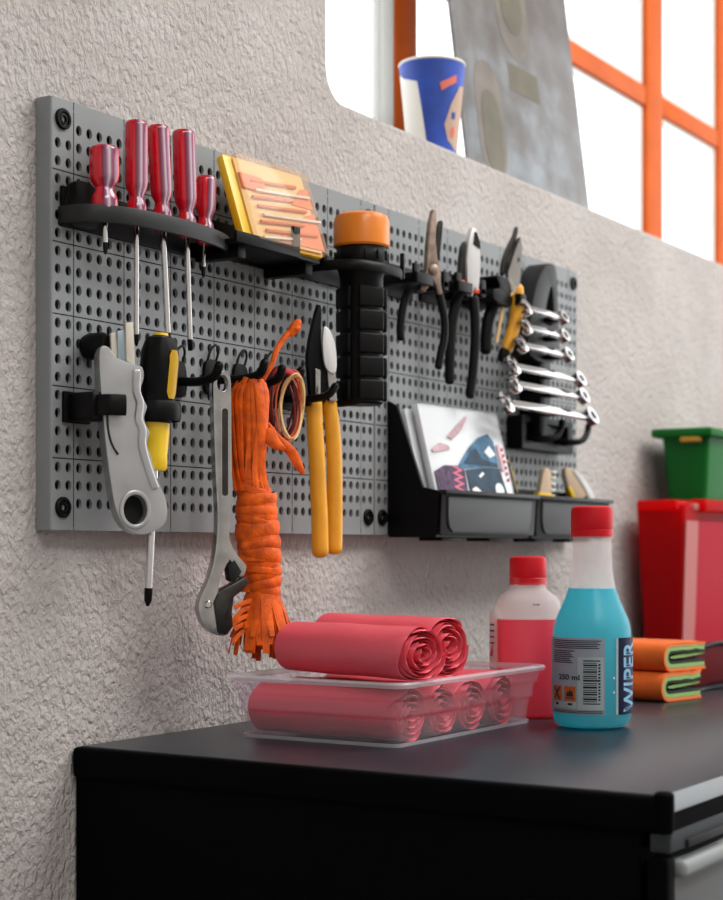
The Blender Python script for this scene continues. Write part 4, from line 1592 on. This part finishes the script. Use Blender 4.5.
lp = [ringrect(bm, .001, .0004), ringrect(bm, -.0012, .0004), ringrect(bm, -.002, .0035), ringrect(bm, .0002, .0035), ringrect(bm, .001, .0004)]
skin(bm, lp)
obj('foot_rib', bm, 'trayrim', root)


def bag_roll(label, u, d, z, length, rad, yaw, pitch=0, seed=1, squash=.9, group='pink bag rolls in the tray'):
    """a spirally wound roll; local -y end faces the room"""
    root = thing('bag_roll', label, 'bag roll', P(u, d, TZ + z), rot=(R(pitch), 0, -R(yaw)), group=group)
    r_ = random.Random(seed)
    ph = [r_.uniform(0, 6.28) for _ in range(8)]
    bm = B()
    nseg, turns, th = 40, 10, .0010
    pit = (rad - .004) / turns
    ny = 14
    N_ = nseg * turns

    def pt(i, off, y, endk):
        a = 2 * pi * i / nseg
        rr = .004 + pit * i / nseg + off
        wob = 1 + .05 * sin(2 * a + ph[0]) + .02 * sin(3 * a + ph[1] + rr * 200) + .012 * sin(5 * a + ph[2] - rr * 300)
        wob += .012 * sin(y * 70 + ph[3] + a * 2)
        rr *= wob
        ins_ = .004 * sin(a * 1.5 + rr * 500 + ph[4]) * endk - .003 * endk * (1 - rr / rad)
        return Vector((rr * cos(a), y + ins_, rr * sin(a) * squash))
    cols_ = []
    for i in range(N_ + 1):
        o_, in_ = [], []
        for k in range(ny + 1):
            t = k / ny
            y = -length / 2 + length * t
            ek = max(0, 1 - t * ny / 1.0)
            o_.append(bm.verts.new(pt(i, th, y, ek)))
            in_.append(bm.verts.new(pt(i, 0, y, ek)))
        cols_.append((o_, in_))
    for (a_o, a_i), (b_o, b_i) in zip(cols_, cols_[1:]):
        for k in range(ny):
            bm.faces.new((a_o[k], b_o[k], b_o[k + 1], a_o[k + 1]))
            bm.faces.new((a_i[k], a_i[k + 1], b_i[k + 1], b_i[k]))
        bm.faces.new((a_o[0], a_i[0], b_i[0], b_o[0]))
        bm.faces.new((a_o[ny], b_o[ny], b_i[ny], a_i[ny]))
    for o_, in_ in (cols_[0], cols_[-1]):
        for k in range(ny):
            bm.faces.new((o_[k], o_[k + 1], in_[k + 1], in_[k]))
    obj('film', bm, 'pink_roll', root, smooth=60)
    return root


bag_roll('upper front pink bag roll lying across the tray, its spiral end towards the room', .2110, .165, .0795, .158, .0268, 14, seed=3)
bag_roll('upper back pink bag roll lying behind the front one on the tray', .2760, .157, .0820, .146, .0285, 12, seed=5)
bag_roll('lower pink bag roll inside the tray along its left side', .2010, .1485, .0265, .150, .0250, 0, seed=8, squash=.95)
bag_roll('lower pink bag roll in the middle of the tray floor', .2560, .1485, .0265, .150, .0250, 0, seed=11, squash=.95)
bag_roll('lower pink bag roll third from the left on the tray floor', .3110, .1485, .0265, .150, .0250, 0, seed=13, squash=.95)
bag_roll('lower pink bag roll at the far right of the tray, end just above the rim', .3680, .1485, .0285, .150, .0268, 0, seed=17, squash=.95)

# ------------------------------------------------------------------ folded cloths
def folded_cloth(label, u, d, z, w, hgt, length, yaw, seed):
    root = thing('folded_cloth', label, 'cloth', P(u, d, -.184 + z), yaw=yaw, group='folded orange work cloths')
    r_ = random.Random(seed)
    mt = Matrix.Translation((0, 0, 0))

    def layer(nm, m_, inset, th, x_end, lift=0.):
        r0 = hgt / 2 - inset
        path = []
        for i in range(9):
            x = x_end - (x_end - r0 - inset) * i / 8
            path.append((x, hgt / 2 + r0 + .0012 * sin(i * 1.9 + seed) * (1 - i / 8) + lift * (1 - i / 8)))
        for i in range(1, 9):
            a = R(90 + 180 * i / 9)
            path.append((inset + r0 + r0 * cos(a), hgt / 2 + r0 * sin(a)))
        for i in range(9):
            x = inset + r0 + (x_end - inset - r0) * i / 8
            path.append((x, hgt / 2 - r0))
        inner = []
        for i, p in enumerate(path):
            a_ = Vector(path[max(i - 1, 0)])
            b_ = Vector(path[min(i + 1, len(path) - 1)])
            t = (b_ - a_).normalized()
            nrm = Vector((-t.y, t.x))
            inner.append((p[0] + nrm.x * th, p[1] + nrm.y * th))
        bm = B()
        prism(bm, path + inner[::-1], 0, length)
        obj(nm, bm, m_, root)
    layer('outer_cloth', 'cloth_orange', 0, .0022, w)
    layer('light_edge', 'cloth_edge', .0023, .0014, w * .985)
    layer('green_lining', 'cloth_green', .0042, .0042, w * .97, .0)
    layer('dark_lining', 'cloth_dark', .0090, .0022, w * 1.0)
    bm = B()
    prism(bm, smo([(.020, hgt / 2 - .0014), (w * .5, hgt / 2 - .001), (w * .96, hgt / 2 + .001), (w * .96, hgt / 2 + .0032), (w * .5, hgt / 2 + .0026), (.02, hgt / 2 + .0012)], 2), .002, length - .002)
    obj('inner_fold', bm, 'cloth_green', root)
    return root


folded_cloth('lower orange cloth with green lining, folded flat on the worktop', .6775, .262, .0006, .084, .0315, .13, 10, 1)
folded_cloth('upper orange cloth with green lining, folded on top of the other', .6850, .262, .0330, .088, .0315, .13, 10, 4)

# dark red soft case behind the cloths, and a thin cable
root = thing('tool_pouch', 'dark red soft pouch lying behind the folded orange cloths', 'pouch', P(.88, .10, -.184))
bm = B()
prism(bm, smo([(0, .002), (.01, .036), (.03, .047), (.13, .049), (.155, .03), (.15, .002), (.08, .0008)], 4), -.12, .0, bev=.004)
obj('pouch_body', bm, 'darkred', root)
bm = B()
tube(bm, [(.002, -.121, .038), (.03, -.122, .0485), (.10, -.122, .051), (.15, -.121, .036)], .0022, 8, 4)
obj('black_piping', bm, 'black', root)
bm = B()
tube(bm, [(.74, -.235, 0), (.80, -.25, 0), (.86, -.245, 0), (.93, -.262, 0), (1.0, -.25, 0)], .002, 8, 5)
bmesh.ops.translate(bm, verts=bm.verts, vec=(-.86, .245, .0022))
o = obj('cable', bm, 'black', loc=P(.86, .245, -.184))
tag(o, 'thin black cable lying on the worktop behind the folded cloths', 'cable')

# ------------------------------------------------------------------ red and green storage bins
def tapered(bm, x0, x1, y0, y1, z0, z1, tap, th=.003, r=.006):
    def lp(i_, z, tp):
        return [bm.verts.new((x, y, z)) for x, y in rrect(x0 + i_ + tp, y0 + i_ + tp, x1 - i_ - tp, y1 - i_ - tp, r, 3)]
    L_ = [lp(0, z0, tap), lp(0, z1, 0), lp(th, z1, 0), lp(th, z0 + th, tap)]
    skin(bm, L_)
    bm.faces.new(L_[0][::-1])
    bm.faces.new(L_[-1])


root = thing('storage_bin', 'tall red plastic storage bin with pale painted front highlight, under the green one', 'bin', P(1.215, .03, -.184))
bm = B()
tapered(bm, .0, .42, -.050, .025, .0006, .232, .010)
obj('bin_body', bm, 'red_bin', root)
bm = B()
box(bm, (.02, -.012, .232), (.066, .062, .015), .004)
obj('rim', bm, 'red_bin', root)
bm = B()
box(bm, (.235, -.050, .2325), (.37, .026, .018), .004)
obj('rim', bm, 'red_bin', root)
bm = B()
prism(bm, [(.012, .004), (.056, .004), (.056, .21), (.004, .21)], -.0012, .0, mt=Matrix.Translation((0, -.0405, 0)) @ Matrix.Rotation(R(2.6), 4, 'X'))  # highlight down the bin front, painted as a pale strip
o = obj('front_highlight', bm, 'pale_pink', root)
o['label'] = 'pale pink highlight painted on the front'
bm = B()
prism(bm, [(.058, .004), (.39, .004), (.40, .21), (.052, .21)], -.0012, .0, mt=Matrix.Translation((0, -.0405, 0)) @ Matrix.Rotation(R(2.6), 4, 'X'))
obj('front_panel', bm, 'pink_bin', root)
bm = B()
box(bm, (.046, -.046, .230), (.026, .012, .010), .002)
obj('latch', bm, 'pale_pink', root)

root = thing('storage_bin', 'green plastic storage bin stacked on the tall red bin', 'bin', P(1.30, .03, .0570))
bm = B()
tapered(bm, .0, .30, -.055, .02, .0006, .100, .008)
obj('bin_body', bm, 'green_bin', root)
bm = B()
box(bm, (.145, -.0175, .100), (.325, .095, .013), .004)
obj('rim', bm, 'green_bin', root)
bm = B()
box(bm, (-.008, -.03, .090), (.014, .03, .008), .002)
o = obj('latch', bm, 'ochre', root)
o['label'] = 'ochre latch below the rim corner'

# ------------------------------------------------------------------ things on the window ledge
root = thing('paper_cup', 'white paper cup with blue print standing on the window ledge', 'cup', Vector((.7444, .065, WZ0)), rot=(0, 0, R(-60)))
bm = B()
lathe(bm, [(0, .001), (.029, .001), (.030, .003), (.0405, .114), (.0418, .1155), (.041, .1175), (.0396, .1165), (.0292, .005), (0, .004)], 40)
obj('cup_wall', bm, 'cup_white', root)


def cup_patch(nm, m_, pts, off):
    """polygon in (degrees from the viewer-facing side, height) wrapped on the cone"""
    bm = B()
    a0, a1 = min(p[0] for p in pts), max(p[0] for p in pts)
    fill = bm.faces.new([bm.verts.new((x, 0, z)) for x, z in pts])
    bmesh.ops.triangulate(bm, faces=[fill])
    bmesh.ops.subdivide_edges(bm, edges=bm.edges[:], cuts=14, use_grid_fill=True)
    for v in bm.verts:
        a = R(v.co.x)
        r_ = .030 + (.0405 - .030) * (v.co.z - .003) / .111 + off
        v.co = Vector((r_ * sin(a), -r_ * cos(a), v.co.z))
    return obj(nm, bm, m_, root, smooth=60)


cup_patch('blue_print', 'cup_blue', [(-85, .105), (-60, .095), (-28, .088), (-14, .06), (-10, .006), (85, .006), (85, .114), (-60, .114), (-85, .113)], .0005)
cup_patch('salmon_swoosh', 'cup_red', [(14, .085), (48, .097), (50, .089), (18, .076)], .0010)
cup_patch('beige_picture', 'cup_beige', [(60, .085), (40, .062), (26, .036), (36, .018), (60, .008), (80, .008), (80, .088)], .0010)
cup_patch('picture_dot', 'cup_red', [(44, .022), (52, .022), (55, .030), (50, .036), (44, .034), (41, .028)], .0014)
cup_patch('picture_dot', 'cup_blue', [(42, .044), (52, .044), (52, .052), (42, .052)], .0014)

root = thing('plastic_sheet', 'tall grey mottled sheet with faded oval shapes leaning against the window', 'sheet', Vector((.812, .052, WZ0 + .0005)), rot=(R(-7.2), 0, R(0)))
SW, SH = .368, .66
bm = B()
prism(bm, [(0, 0), (SW, 0), (SW, SH), (0, SH)], -.002, .002, bev=.0006)
obj('sheet_panel', bm, 'sheet', root)


def stad(cx, cz, rx, rz):
    return ell(cx, cz + rz - rx * 1.2, rx, rx * 1.2, 10, 0, pi) + ell(cx, cz - rz + rx * 1.2, rx, rx * 1.2, 10, pi, 2 * pi)


for nm, m_, pts in (('oval_print', 'sheet_print', stad(.078, .082, .038, .080)), ('oval_print', 'sheet_print', stad(.178, .275, .048, .088)),
                    ('oval_inner', 'sheet_olive', stad(.178, .292, .032, .070)), ('square_print', 'sheet_olive', [(.148, .139), (.238, .139), (.238, .178), (.148, .178)]),
                    ('oval_inner', 'sheet_olive', stad(.080, .066, .026, .056))):
    bm = B()
    y = -.0026 if 'inner' in nm else -.0022
    prism(bm, pts, y - .0002, y + .0001)
    obj(nm, bm, m_, root)

# ------------------------------------------------------------------ light
w = bpy.data.worlds.new('sky')
bpy.context.scene.world = w
w.use_nodes = True
bg = w.node_tree.nodes['Background']
bg.inputs['Color'].default_value = (.97, .985, 1.0, 1)
bg.inputs['Strength'].default_value = 1.95


def area(name, loc, target, size, power, col=(1, 1, 1)):
    l = bpy.data.lights.new(name, 'AREA')
    l.shape = 'RECTANGLE'
    l.size, l.size_y = size
    l.energy = power
    l.color = col
    o = bpy.data.objects.new(name, l)
    C.objects.link(o)
    o.location = loc
    o.rotation_euler = (Vector(target) - Vector(loc)).to_track_quat('-Z', 'Y').to_euler()
    return o


area('ceiling_lamp', (1.5, -1.5, 2.93), (1.5, -1.45, 0), (1.8, 1.2), 60, (1, .985, .96))

area('fill_light_rear', (-1.0, -2.0, 2.93), (-1.0, -1.9, 0), (1.6, .8), 30, (1, .985, .96))  # added overhead fill, brightens left-facing sides and softens shadows

# ------------------------------------------------------------------ camera
cam = bpy.data.cameras.new('camera')
cam.sensor_width = 36
cam.sensor_fit = 'AUTO'
cam.lens = 1637 * 36 / 900
cam.shift_y = 100 / 900
cam.clip_start = .05
cam.dof.use_dof = True
cam.dof.focus_distance = 1.46
cam.dof.aperture_fstop = 7.0
co = bpy.data.objects.new('camera', cam)
C.objects.link(co)
co.location = (-1.00632, -.94272, ZB - .01655)
co.rotation_euler = (R(90), 0, -R(57.609))
sc = bpy.context.scene
sc.camera = co
vs = sc.view_settings
vs.view_transform = 'Standard'
vs.look = 'None'
vs.exposure = .36
vs.gamma = 1
vs.use_curve_mapping = False
sc.cycles.use_denoising = True
sc.cycles.max_bounces = 10
sc.cycles.transparent_max_bounces = 24
